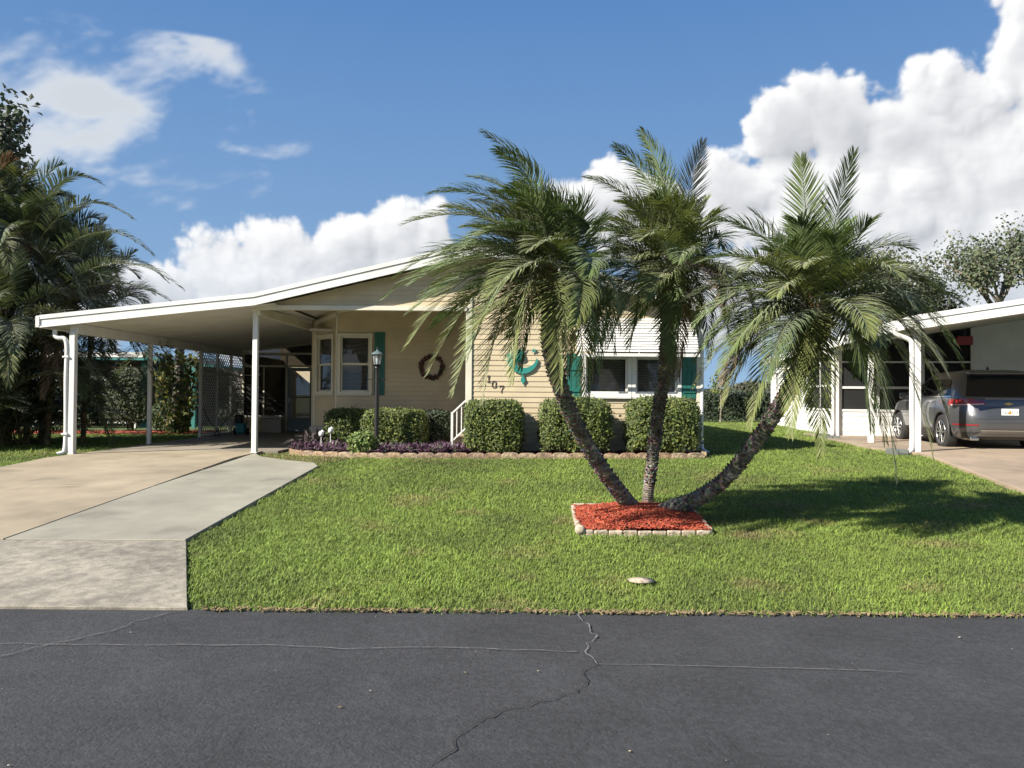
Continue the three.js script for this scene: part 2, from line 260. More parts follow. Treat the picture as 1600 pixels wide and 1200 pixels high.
// a lap-sided wall from A to B (x, depth); top(u) gives the height, holes are [u0,u1,y0,y1]; boards stand on the side n
function sidedWall(parent, A, B, y0, top, holes, mats, seed, { lap = .1, thick = .09, flip = 1, world = true, backing = mats[0] } = {}) {
  const a = V3(A[0], 0, -A[1]), b = V3(B[0], 0, -B[1]), L = a.distanceTo(b), u = b.clone().sub(a).normalize(), n = V3(-u.z, 0, u.x).multiplyScalar(flip); // n: outward
  const N = 24, outline = [[0, y0], [L, y0]]; const tops = []; for (let i = 0; i <= N; i++) tops.push([L * (1 - i / N), top(L * (1 - i / N))]);
  const flat = Math.abs(top(0) - top(L)) < 1e-6 && Math.abs(top(L / 2) - top(0)) < 1e-6; outline.push(...(flat ? [[L, top(L)], [0, top(0)]] : tops));
  const mt = new THREE.Matrix4().makeBasis(u, UP, n); mt.setPosition(a.clone().addScaledVector(n, -thick));
  const wall = part(parent, 'wall', extrude(outline, thick - .001, mt, holes.map(rectHole)), backing, world);
  const r = rng(seed); let maxY = 0; for (let i = 0; i <= 40; i++) maxY = Math.max(maxY, top(L * i / 40));
  const span = y => { // where the wall is at height y
    if (flat) return y <= top(0) + 1e-6 ? [[0, L]] : []; const out = []; let s = null; const K = 400; for (let i = 0; i <= K; i++) { const q = L * i / K, on = top(q) >= y; if (on && s === null) s = q; if ((!on || i === K) && s !== null) { out.push([s, on ? q : q - L / K]); s = null; } } return out; };
  for (let y = y0; y < maxY - .02; y += lap) {
    const y1 = Math.min(y + lap, flat ? maxY : y + lap), lo = span(y + .001), hi = span(y1 - .001);
    for (let k = 0; k < lo.length; k++) {
      const hik = hi[k] ?? [(lo[k][0] + lo[k][1]) / 2, (lo[k][0] + lo[k][1]) / 2 + .001];
      let iv = [[lo[k][0], lo[k][1]]]; for (const h of holes) if (y1 > h[2] + .004 && y < h[3] - .004) iv = iv.flatMap(([s, e]) => h[1] <= s || h[0] >= e ? [[s, e]] : [[s, h[0]], [h[1], e]].filter(q => q[1] - q[0] > .02));
      for (const [s, e] of iv) {
        const st = s === lo[k][0] ? hik[0] : s, et = e === lo[k][1] ? hik[1] : e; if (et - st < 0.01 && e - s < .05) continue;
        const P = (q, yy, o) => a.clone().addScaledVector(u, q).addScaledVector(n, o).setY(yy), d0 = .0135, d1 = .004, yb = y + .0015;
        const fb = P(s, yb, d0), fe = P(e, yb, d0), ft = P(et, y1, d1), fs = P(st, y1, d1), bb = P(s, yb, 0), be = P(e, yb, 0), bt = P(et, y1, 0), bs = P(st, y1, 0);
        const kb = P(s, yb + .010, d0 + .0005), ke = P(e, yb + .010, d0 + .0005);
        const g = new GB(); const w = [1, 1, 1]; g.quad(fb, fe, ke, kb, w); g.quad(kb, ke, ft, fs, w); g.quad(bb, be, fe, fb, w); g.tri(bb, fb, bs, w); g.tri(fb, fs, bs, w); g.tri(be, bt, fe, w); g.tri(fe, bt, ft, w);
        const q = g.geo(); q.deleteAttribute('color'); part(wall, 'siding_board', metreUV(q), mats[Math.floor(r() * mats.length)], world);
      }
    }
  }
  return { wall, at: (q, y, o) => { const v = a.clone().addScaledVector(u, q).addScaledVector(n, o); return [v.x, y, v.z]; }, u, n, a };
}
// a double-hung or fixed window set into a wall frame f
function windowIn(parent, f, [u0, u1, y0, y1], { sash = 'hung', mat = trimM, trim = .06, world = true, blinds = true, reveal = true } = {}) {
  const mt = o => new THREE.Matrix4().makeBasis(f.u, UP, f.n).setPosition(f.a.clone().addScaledVector(f.n, o));
  const ring = (a, b, c, d, w) => [[[a - w, c - w], [b + w, c - w], [b + w, d + w], [a - w, d + w]], [[a, c], [b, c], [b, d], [a, d]]];
  const fr = ring(u0 + .004, u1 - .004, y0 + .004, y1 - .004, trim), win = part(parent, 'window', extrude(fr[0], .028, mt(.016), [fr[1]]), mat, world);
  const s = .042, m = (y0 + y1) / 2;
  const sashes = sash === 'hung' ? [[y0, m + .018, -.03], [m - .018, y1, -.008]] : [[y0, y1, -.02]];
  for (const [a, b, o] of sashes) { const q = ring(u0 + s, u1 - s, a + s, b - s, s - .002); part(win, 'sash', extrude(q[0], .028, mt(o - .02), [q[1]]), mat, world); part(win, 'pane', new THREE.PlaneGeometry(u1 - u0 - 2 * s, b - a - 2 * s).translate((u0 + u1) / 2, (a + b) / 2, 0).applyMatrix4(mt(o - .008)), glass, world); }
  if (blinds) { const gs = []; for (let y = y0 + .03; y < y1 - .02; y += .03) gs.push(extrude([[u0 + .03, 0], [u1 - .03, 0], [u1 - .03, .021], [u0 + .03, .021]], .0015, mt(-.12).multiply(new THREE.Matrix4().makeTranslation(0, y, 0)).multiply(new THREE.Matrix4().makeRotationX(.5)))); part(win, 'blind', merge(gs), blindM, world); }
  part(win, 'sill', extrude([[u0 - trim - .01, y0 - trim - .02], [u1 + trim + .01, y0 - trim - .02], [u1 + trim + .01, y0 - trim], [u0 - trim - .01, y0 - trim]], .045, mt(.016)), mat, world);
  return win;
}
const roofY = x => x < -4.84 ? 3.41 + (x + 4.84) * .112 : x < -.6 ? 3.41 + (x + 4.84) * .238 : 4.419 - (x + .6) * .26;   // top of the roof
const WL = -.81, WR = 3.56, base = .42;
// front wing
const front = sidedWall(home, [WL, WD], [WR, WD], base, u => roofY(u + WL) - .2, [[2.21, 3.02, 1.6, 2.3], [3.16, 3.97, 1.6, 2.3]], sidingM, 1);
const frontWinW = [[2.21, 3.02, 1.6, 2.3], [3.16, 3.97, 1.6, 2.3]];
for (const w of frontWinW) windowIn(home, front, w, { sash: 'fixed', mat: white, trim: .07 });
// gable over the porch, carried by a header
sidedWall(home, [-4.72, WD], [WL, WD], 3.24, u => roofY(u - 4.72) - .2, [], sidingM, 2);
part(home, 'header_beam', dbox(-4.95, WL - .06, 3.15, 3.238, WD - .06, WD + .1, .006), trimM);
part(home, 'corner_board', dbox(WL - .075, WL + .045, base - .05, 3.42, WD - .035, WD + .1, .006), trimM);
part(home, 'corner_board', dbox(WR - .045, WR + .03, base - .05, 3.1, WD - .035, WD + .1, .006), trimM);
// porch back wall, angled bay wall, side walls
const PD = 17.0, px0 = -3.86;
const pw = [.03 + .05, .03 + .05 + .65, 1.60, 2.83];
const porch = sidedWall(home, [px0, PD], [WL, PD], base, u => roofY(u + px0) - .22, [pw], sidingM, 3);
windowIn(home, porch, pw, { trim: .06 });
const bay = sidedWall(home, [-4.52, 17.72], [px0, PD], base, u => 3.26 + u * .16, [[.14, .82, 1.60, 2.83]], sidingM, 4);
windowIn(home, bay, [.14, .82, 1.60, 2.83], { trim: .06 });
part(home, 'corner_board', rod([[px0, base, -PD + .005], [px0, 3.25, -PD + .005]], .025, 8, 2), trimM);
part(home, 'corner_board', rod([[-4.53, base, -17.72], [-4.53, 3.2, -17.72]], .022, 8, 2), trimM);
part(home, 'side_wall', dbox(-4.6, -4.5, base, 3.385, 17.74, 30), sidingM[0]);
part(home, 'side_wall', dbox(WL, WL + .09, base, 3.95, WD + .1, 17.1), sidingM[0]);
part(home, 'side_wall', dbox(WR - .1, WR - .01, base, 3.25, WD + .1, 30), sidingM[0]);
part(home, 'back_wall', extrude([[-4.6, base], [WR, base], [WR, roofY(WR) - .08], [-.6, roofY(-.6) - .08], [-4.6, roofY(-4.6) - .08]], .1, new THREE.Matrix4().makeTranslation(0, 0, -30.1)), sidingM[1]);
part(home, 'inner_wall', dbox(-4.49, WR - .12, base, 2.94, 19.5, 19.58), roomM); part(home, 'room_ceiling', dbox(-4.49, WR - .12, 2.95, 3.0, 17.12, 29.9), roomM); part(home, 'room_ceiling', dbox(WL + .1, WR - .12, 2.95, 3.0, WD + .11, 17.11), roomM);
part(home, 'floor', dbox(-4.5, WR - .1, base + .3, base + .4, 17.2, 30), roomM);
part(home, 'floor', dbox(WL + .1, WR - .11, base + .3, base + .4, WD + .11, 17.19), roomM);
part(home, 'porch_trim', bar([px0, roofY(px0) - .27, -PD + .05], [WL - .05, roofY(WL) - .27, -PD + .05], .05, .12), trimM);
part(home, 'porch_trim', bar([-4.5, 3.16, -17.66], [px0, 3.3, -PD + .03], .05, .1), trimM);
// roof: three sloping decks with a stepped white edge
{
  const deck = (x0, x1, d0, d1, t, mat, name) => { const P = [[x0, roofY(x0 + 1e-4) - t], [x1, roofY(x1 - 1e-4) - t], [x1, roofY(x1 - 1e-4)], [x0, roofY(x0 + 1e-4)]]; return part(home, name, extrude(P, d1 - d0, new THREE.Matrix4().makeTranslation(0, 0, -d1)), mat); };
  const R0 = -8.84, K = -4.84, RG = -.6, R1 = 3.66;
  const roofM = M([.80, .80, .78], { roughness: .5, map: T.grain });
  const mk = (x0, x1, d1) => {
    const dk = deck(x0, x1, 14.46, d1, .075, roofM, 'roof');
    // seams across the deck
    for (let d = 15; d < d1; d += .61) part(dk, 'seam', bar([x0 + .02, roofY(x0 + 1e-4) + .012, -d], [x1 - .02, roofY(x1 - 1e-4) + .012, -d], .03, .03), roofM);
    const edge = (t0, t1, out) => extrude([[x0, roofY(x0 + 1e-4) - t1], [x1, roofY(x1 - 1e-4) - t1], [x1, roofY(x1 - 1e-4) - t0], [x0, roofY(x0 + 1e-4) - t0]], .05, new THREE.Matrix4().makeTranslation(0, 0, -14.46 + out - .05 + .002));
    part(dk, 'fascia', edge(-.022, .055, .030), white); part(dk, 'fascia', edge(.064, .185, .014), white); part(dk, 'fascia', edge(.187, .212, .03), white);
    return dk;
  };
  mk(R0, K, 24.2); mk(K, RG, 30.3); mk(RG, R1, 30.3);
  // smooth pan ceiling of the carport
  part(home, 'carport_ceiling', extrude([[R0 + .05, roofY(R0 + .05) - .17], [K + .35, roofY(K) - .165], [K + .35, roofY(K) - .15], [R0 + .05, roofY(R0 + .05) - .15]], 9.6, new THREE.Matrix4().makeTranslation(0, 0, -24.15)), ceilingM);
  part(home, 'porch_ceiling', extrude([[K + .36, roofY(K + .36) - .2], [WL, roofY(WL) - .2], [WL, roofY(WL) - .185], [K + .36, roofY(K + .36) - .185]], 3.1, new THREE.Matrix4().makeTranslation(0, 0, -17.9)), ceilingM);
  // eave gutter along the carport's low side
  part(home, 'gutter', dbox(R0 - .075, R0 + .01, roofY(R0) - .215, roofY(R0) + .01, 14.42, 24.2, .02), white);
  // eave beam on the posts, beam beside the house
  part(home, 'beam', dbox(-8.36, -8.22, 2.66, 2.85, 14.6, 24.1, .008), white);
  part(home, 'beam', bar([-4.86, 3.13, -14.75], [-4.62, 3.08, -17.7], .08, .16), trimM);
  part(home, 'cross_beam', dbox(-8.2, -4.6, 2.74, 2.80, 23.55, 23.62), trimM);
  const post = (x, d, y1, w = .1) => { const p = part(home, 'post', dbox(x - w / 2, x + w / 2, gy(x, d) + .02, y1, d - w / 2, d + w / 2, .012), white); part(p, 'base_plate', dbox(x - w * .62, x + w * .62, gy(x, d) + .03, gy(x, d) + .05, d - w * .62, d + w * .62), white); return p; };
  post(-8.29, 14.6, 2.68, .11); post(-8.29, 17.7, 2.68, .085); post(-8.29, 20.6, 2.68, .085); post(-8.29, 23.9, 2.68, .085); post(-4.93, 14.85, 3.22, .1);
  // downspout on the first post
  const ds = part(home, 'downspout', rod([[-8.62, 2.72, -14.56], [-8.62, 2.62, -14.56], [-8.56, 2.57, -14.56], [-8.44, 2.56, -14.56], [-8.40, 2.48, -14.56], [-8.395, 1.8, -14.56], [-8.395, .5, -14.56], [-8.41, .42, -14.54], [-8.50, .385, -14.48]], .042, 10, 90), white);
  for (const y of [.75, 2.2]) part(ds, 'strap', dbox(-8.45, -8.34, y, y + .03, 14.51, 14.61), white);
  part(home, 'junction_box', dbox(-4.98, -4.89, 3.12, 3.2, 14.74, 14.8, .01), white);
}
// right-hand downspout of the front wall
part(home, 'downspout', rod([[WR + .06, 3.1, -WD + .02], [WR + .06, 1.5, -WD + .02], [WR + .06, .62, -WD + .02], [WR + .075, .55, -WD + .06], [WR + .16, .49, -WD + .17]], .035, 8, 60), white);
// shutters: vertical boards on two battens
function shutter(f, u0, u1, y0, y1, mat = teal) {
  const mt = o => new THREE.Matrix4().makeBasis(f.u, UP, f.n).setPosition(f.a.clone().addScaledVector(f.n, o));
  const n = 3, w = (u1 - u0) / n, s = part(home, 'shutter', extrude([[u0, y0], [u1, y0], [u1, y1], [u0, y1]], .008, mt(.0145)), tealDeep);
  for (let i = 0; i < n; i++) part(s, 'board', extrude([[u0 + w * i + .004, y0], [u0 + w * (i + 1) - .004, y0], [u0 + w * (i + 1) - .004, y1], [u0 + w * i + .004, y1]], .014, mt(.0225)), mat);
  for (const t of [.13, .62]) { const y = mix(y0, y1, t); part(s, 'batten', extrude([[u0 + .01, y], [u1 - .01, y], [u1 - .01, y + .06], [u0 + .01, y + .06]], .016, mt(.0366)), mat); }
}
shutter(front, 1.85, 2.12, 1.52, 2.36); shutter(front, 4.05, 4.31, 1.52, 2.36); shutter(porch, .83, 1.06, 1.53, 2.92, tealDeep);
// slatted awning
{
  const aw = part(home, 'awning', merge([1.24, 2.35, 3.42].map(x => bar([x, 3.02, -WD + .03], [x, 2.31, -WD + .46], .025, .04))), white);
  const n = 13; for (let i = 0; i < n; i++) { const t = (i + .5) / n, y = mix(3.04, 2.37, t), d = mix(WD - .05, WD - .46, t); const g = new RoundedBoxGeometry(2.26, .058, .007, 1, .003); g.rotateX(-.87); g.translate(2.33, y, -d); part(aw, 'slat', metreUV(g), white); }
  part(aw, 'front_rail', dbox(1.19, 3.47, 2.285, 2.345, WD - .50, WD - .475, .006), white);
  const sa = part(home, 'side_awning', bar([WR + .02, 2.95, -17.9], [WR + .55, 2.55, -17.9], 1.9, .02), M([.25, .26, .27], { roughness: .5 })); part(sa, 'front_rail', dbox(WR + .53, WR + .56, 2.42, 2.56, 16.95, 18.85), M([.45, .46, .47]));
}
// carport rear: knee wall, screens and a door
{
  const d = 23.62, x0 = -8.24, x1 = -4.62, y0 = .36, dx0 = -6.86, dx1 = -6.04;
  sidedWall(home, [x0, d], [dx0 - .05, d], y0, () => .82, [], sidingM, 6, { thick: .06 });
  const fr = [dbox(x0, dx0 - .05, .82, .88, d - .02, d + .04), dbox(x0, x1, 2.36, 2.42, d - .02, d + .04), dbox(x0, x0 + .06, .88, 2.74, d - .02, d + .04), dbox(dx0 - .06, dx0, .36, 2.74, d - .02, d + .04), dbox(dx1, dx1 + .06, .36, 2.74, d - .02, d + .04), dbox(-7.6, -7.56, .88, 2.36, d - .02, d + .03)];
  const sw = part(home, 'screen_wall', merge(fr), trimM);
  part(sw, 'screen', dbox(x0, dx0, .88, 2.74, d + .012, d + .016), screenM); part(sw, 'transom_screen', extrude([[x0, 2.72], [x1 + .1, 2.72], [x1 + .1, roofY(x1) - .17], [x0, roofY(x0) - .17]], .01, new THREE.Matrix4().makeTranslation(0, 0, -d - .02)), screenM); part(sw, 'transom_rail', bar([x0, roofY(x0) - .2, -d + .03], [x1, roofY(x1) - .2, -d + .03], .05, .05), trimM); part(sw, 'screen', dbox(dx0, x1, 2.42, 2.74, d + .012, d + .016), screenM); part(sw, 'screen', dbox(dx1, x1, .36, 2.40, d + .012, d + .016), screenM);
  const doorM = M([.17, .22, .25], { roughness: .5 });
  const door = part(home, 'door', extrude([[dx0 + .01, y0 + .02], [dx1 - .01, y0 + .02], [dx1 - .01, 2.35], [dx0 + .01, 2.35]], .035, new THREE.Matrix4().makeTranslation(0, 0, -d - .01), [[[dx0 + .13, .82], [dx1 - .13, .82], [dx1 - .13, 2.24], [dx0 + .13, 2.24]]]), doorM);
  part(door, 'pane', dbox(dx0 + .13, dx1 - .13, .82, 2.24, d - .004, d), glass); part(door, 'rail', dbox(dx0 + .12, dx1 - .12, 1.42, 1.47, d - .03, d - .006), doorM); part(door, 'handle', dbox(dx0 + .06, dx0 + .09, 1.3, 1.42, d - .07, d - .03, .008), M([.5, .5, .5], { metalness: 1, roughness: .35 }));
  part(home, 'sun_room', merge([dbox(x0, x1, .3, .34, d + .05, 27.5), dbox(x0, -7.1, .34, 2.75, 27.5, 27.56), dbox(-5.4, x1, .34, 2.75, 27.5, 27.56), dbox(-7.1, -5.4, .34, 1.0, 27.5, 27.56), dbox(-7.1, -5.4, 2.2, 2.75, 27.5, 27.56), dbox(x0, x0 + .06, .34, 2.75, d + .05, 27.5), dbox(x0, x1, 3.3, 3.36, 24.2, 27.5), dbox(x0, x1, 2.75, 3.3, 27.5, 27.56)]), sidingM[2]);
}
// lattice along the carport's far side
{
  const x = -8.29; const lat = part(home, 'lattice_frame', merge([dbox(x - .03, x + .03, .36, .42, 20.7, 23.85), dbox(x - .03, x + .03, 2.06, 2.12, 20.7, 23.85), dbox(x - .03, x + .03, .36, 2.68, 21.72, 21.78), dbox(x - .03, x + .03, .36, 2.68, 22.78, 22.84)]), white);
  for (const [d0, d1] of [[20.65, 21.72], [21.78, 22.78], [22.84, 23.85]]) {
    const gs = [], P = .15; for (const s of [-1, 1]) for (let c = -3; c < 3.6; c += P) { // slats y = y0 + c + s*(d-d0), clipped to the panel
        let t0 = 0, t1 = d1 - d0; const f = t => .42 + c + (s > 0 ? t : (d1 - d0) - t); const lo = .42, hi = 2.66; const ta = (s > 0 ? lo - .42 - c : (d1 - d0) - (lo - .42 - c)), tb = (s > 0 ? hi - .42 - c : (d1 - d0) - (hi - .42 - c)); t0 = Math.max(t0, Math.min(ta, tb)); t1 = Math.min(t1, Math.max(ta, tb)); if (t1 - t0 < .04) continue;
        gs.push(bar([x + s * .003, f(t0), -(d0 + t0)], [x + s * .003, f(t1), -(d0 + t1)], .005, .036, .001)); }
    const pn = part(lat, 'lattice_panel', merge(gs), white); pn.userData.kind = 'stuff';
  }
  part(lat, 'brace', bar([-8.24, 2.1, -23.3], [-7.6, 2.1, -23.3], .03, .03), trimM); part(lat, 'brace', bar([-8.24, 2.62, -23.3], [-7.6, 2.12, -23.3], .03, .03), trimM);
}
// house number on a falling diagonal, and the sun-and-moon plaque
const font = await new FontLoader().loadAsync('fonts/droid/droid_serif_regular.typeface.json');
{
  const nm = M([.05, .035, .025], { roughness: .5 });
  for (const [c, x, y, s] of [['1', -.50, 1.795, .14], ['0', -.395, 1.69, .14], ['7', -.255, 1.60, .14]]) { const g = new TextGeometry(c, { font, size: s, depth: .006, curveSegments: 5 }); g.translate(x, y, -WD + .015); single('house_number', g, nm, `dark brown numeral ${c === '1' ? 'one' : c === '0' ? 'zero' : 'seven'} of the house number on beige siding`, 'numeral', 'house number on the front wall'); }
  const pl = thing('wall_plaque', 'teal metal crescent moon and sun plaque on the beige front wall', 'wall ornament', [.2, 2.2, -WD + .03]);
  const pm = M([.035, .26, .22], { roughness: .45, metalness: .2 }), cx = [], N = 26;
  for (let i = 0; i <= N; i++) { const a = -3.45 + i / N * 3.35; cx.push([Math.cos(a) * .295, Math.sin(a) * .295 + .06]); } for (let i = N; i >= 0; i--) { const a = -3.45 + i / N * 3.35; cx.push([Math.cos(a) * .235 + .025, Math.sin(a) * .205 + .085]); }
  part(pl, 'crescent', extrude(cx, .018), pm, false);
  for (let i = 0; i < 9; i++) { const a = 1.0 + i * .42, c = Math.cos(a), s = Math.sin(a); part(pl, 'ray', extrude([[c * .09 - s * .022 - .06, s * .09 + c * .022 + .09], [c * .09 + s * .022 - .06, s * .09 - c * .022 + .09], [c * .2 - .06, s * .2 + .09]], .012, new THREE.Matrix4().makeTranslation(0, 0, .004)), pm, false); }
  const face = new THREE.SphereGeometry(.095, 20, 12); face.scale(1, 1, .35); face.translate(-.06, .09, .012); part(pl, 'sun_face', face, pm, false);
  const star = []; for (let i = 0; i < 10; i++) { const a = i * Math.PI / 5 + Math.PI / 2, q = i % 2 ? .022 : .055; star.push([Math.cos(a) * q + .21, Math.sin(a) * q + .21]); } part(pl, 'star', extrude(star, .014), pm, false);
  part(pl, 'pendant', extrude([[0, -.22], [.03, -.31], [.055, -.36], [.028, -.40], [.01, -.45], [-.012, -.4], [-.04, -.35], [-.02, -.3]], .014), pm, false);
}

// ---------------------------------------------------------------- plant generators
const bez = (a, b, c, t) => V3((1 - t) ** 2 * a.x + 2 * t * (1 - t) * b.x + t * t * c.x, (1 - t) ** 2 * a.y + 2 * t * (1 - t) * b.y + t * t * c.y, (1 - t) ** 2 * a.z + 2 * t * (1 - t) * b.z + t * t * c.z);
// a feather frond along a curve: a rachis with leaflets on both sides that fold up, hang and blow
function frond(P0, P1, P2, r, { n = 84, lmax = .36, w = .0056, col = [.045, .085, .022], rach = [.13, .14, .05], vee = .35, droop = .5, wind = V3(0, 0, 0), bare = .16, rr = .011, stiff = 0 } = {}) {
  const g = new GB(), L = P0.distanceTo(P1) + P1.distanceTo(P2), rad = P2.clone().sub(P0).setY(0); if (rad.lengthSq() < .01) rad.set(r() - .5, 0, r() - .5); rad.normalize();
  let N = UP.clone().addScaledVector(rad, -.7).normalize(), prev = null; const S = 22, ring = [];
  const fr = [];
  for (let i = 0; i <= S; i++) { const t = i / S, p = bez(P0, P1, P2, t), q = bez(P0, P1, P2, Math.min(1, t + .02)).sub(bez(P0, P1, P2, Math.max(0, t - .02))).normalize(); N = N.clone().addScaledVector(q, -N.dot(q)).normalize(); fr.push({ p, T: q, N: N.clone(), B: new THREE.Vector3().crossVectors(q, N).normalize() }); }
  for (let i = 0; i <= S; i++) { const f = fr[i], R = rr * (1 - .85 * i / S), k = [0, 1, 2, 3].map(j => f.p.clone().addScaledVector(f.B, Math.cos(j * 1.571) * R).addScaledVector(f.N, Math.sin(j * 1.571) * R * .7)); if (prev) for (let j = 0; j < 4; j++) g.quad(prev[j], prev[(j + 1) % 4], k[(j + 1) % 4], k[j], rach); prev = k; }
  for (let i = 0; i < n; i++) for (const s of [-1, 1]) {
    const t = clamp(bare + (1 - bare) * (i + .5 + (r() - .5) * .5) / n, 0, .995), x = t * S, k = Math.min(S - 1, Math.floor(x)), f = fr[k], p = f.p.clone().lerp(fr[k + 1].p, x - k);
    const u = (t - bare) / (1 - bare), ll = lmax * (.42 + .58 * Math.sin(Math.PI * clamp(u * .75 + .2))) * (1 - .5 * u ** 4) * (.85 + r() * .3);
    const a = mix(1.12, .42, u) + (r() - .5) * .18, v = vee + (r() - .5) * .35;
    let D = f.T.clone().multiplyScalar(Math.cos(a)).addScaledVector(f.B, s * Math.sin(a) * Math.cos(v)).addScaledVector(f.N, Math.sin(a) * Math.sin(v)).normalize();
    const c = jit(col, r, .5), W = new THREE.Vector3().crossVectors(D, f.N).normalize().addScaledVector(f.N, (r() - .5) * .9).normalize();
    let A = p.clone(), pa = A.clone().addScaledVector(W, w * .35), pb = A.clone().addScaledVector(W, -w * .35); const ws = [1, .8, 0], sg = [.36, .34, .30];
    for (let q = 0; q < 3; q++) { A = A.clone().addScaledVector(D, ll * sg[q]); const na = A.clone().addScaledVector(W, w * ws[q]), nb = A.clone().addScaledVector(W, -w * ws[q]); if (ws[q]) g.quad(pa, pb, nb, na, c); else g.tri(pa, pb, A, c); pa = na; pb = nb; D.y -= droop * (.35 + r() * .25); D.addScaledVector(wind, .5 + r() * .5).normalize(); }
  }
  return g.geo();
}
function trunk(pts, radii, r, { rings = 60, seg = 14, bump = .10, cols = [[.95, .94, .92], [.62, .60, .58]], stubs = 0, stubLen = .03, stubFrom = .25 } = {}) {
  const cv = new THREE.CatmullRomCurve3(pts.map(p => V3(...p))), g = new GB(), fs = cv.computeFrenetFrames(rings * 2), P = []; const R = t => { const x = t * (radii.length - 1), k = Math.min(radii.length - 2, Math.floor(x)); return mix(radii[k], radii[k + 1], x - k); };
  for (let i = 0; i <= rings * 2; i++) { const t = i / (rings * 2), p = cv.getPointAt(t), row = []; for (let j = 0; j < seg; j++) { const a = j / seg * 6.2832, rr = R(t) * (1 + (i % 2 ? bump : -bump * .4) * (.5 + r()) + (fbm(Math.cos(a) * 2 + 9, Math.sin(a) * 2, t * 24, 3) - .5) * .35); row.push(p.clone().addScaledVector(fs.normals[i], Math.cos(a) * rr).addScaledVector(fs.binormals[i], Math.sin(a) * rr)); } P.push(row); }
  for (let i = 1; i < P.length; i++) for (let j = 0; j < seg; j++) { const k = (j + 1) % seg, s = r(); const c = cols[s < .35 ? 0 : 1].map(v => v * (.75 + r() * .5)); g.quad(P[i - 1][j], P[i - 1][k], P[i][k], P[i][j], c); }
  for (let q = 0; q < stubs; q++) { const t = stubFrom + (1 - stubFrom) * (q + r()) / stubs, i = Math.floor(t * rings * 2), a = q * 2.399, N = fs.normals[i].clone().multiplyScalar(Math.cos(a)).addScaledVector(fs.binormals[i], Math.sin(a)), Tn = fs.tangents[i], Sd = new THREE.Vector3().crossVectors(N, Tn), p = cv.getPointAt(t).addScaledVector(N, R(t) * .9), l = stubLen * (.6 + r() * .8), wd = .022;
    const tip = p.clone().addScaledVector(N, l).addScaledVector(Tn, l * .7), c = [.72, .71, .69].map(v => v * (.4 + r() * .8)), A = p.clone().addScaledVector(Sd, wd).addScaledVector(Tn, -.012), B = p.clone().addScaledVector(Sd, -wd).addScaledVector(Tn, -.012), C = p.clone().addScaledVector(Tn, .03), ta = tip.clone().addScaledVector(Sd, wd * .5), tb = tip.clone().addScaledVector(Sd, -wd * .5);
    g.quad(A, B, tb, ta, c); g.tri(A, ta, C, c); g.tri(B, C, tb, c); g.tri(ta, tb, C, c); }
  const geo = g.geo(); const uv = new Float32Array(geo.attributes.position.count * 2), p = geo.attributes.position; for (let i = 0; i < p.count; i++) { uv[i * 2] = p.getX(i) + p.getZ(i); uv[i * 2 + 1] = p.getY(i); } geo.setAttribute('uv', new THREE.BufferAttribute(uv, 2)); return { geo, top: cv.getPointAt(1), dir: cv.getTangentAt(1) };
}
// leaves spread through a volume: fn() gives [position, outward normal]
function leaves(gb, n, fn, r, size, cols, { long = 1.7, tilt = .9 } = {}) {
  for (let i = 0; i < n; i++) { const [p, o] = fn(); const N = o.clone().add(V3(r() - .5, r() - .5, r() - .5).multiplyScalar(tilt * 2)).normalize(); let A = new THREE.Vector3().crossVectors(N, V3(r() - .5, r() - .5, r() - .5)).normalize(); const B = new THREE.Vector3().crossVectors(N, A), s = size * (.65 + r() * .7), c = jit(cols[Math.floor(r() * cols.length)], r, .5);
    const t = p.clone().addScaledVector(A, s * long), l = p.clone().addScaledVector(A, s * long * .5).addScaledVector(B, s * .5).addScaledVector(N, s * .12), q = p.clone().addScaledVector(A, s * long * .5).addScaledVector(B, -s * .5).addScaledVector(N, s * .12); gb.tri(p, q, t, c); gb.tri(p, t, l, c); }
}

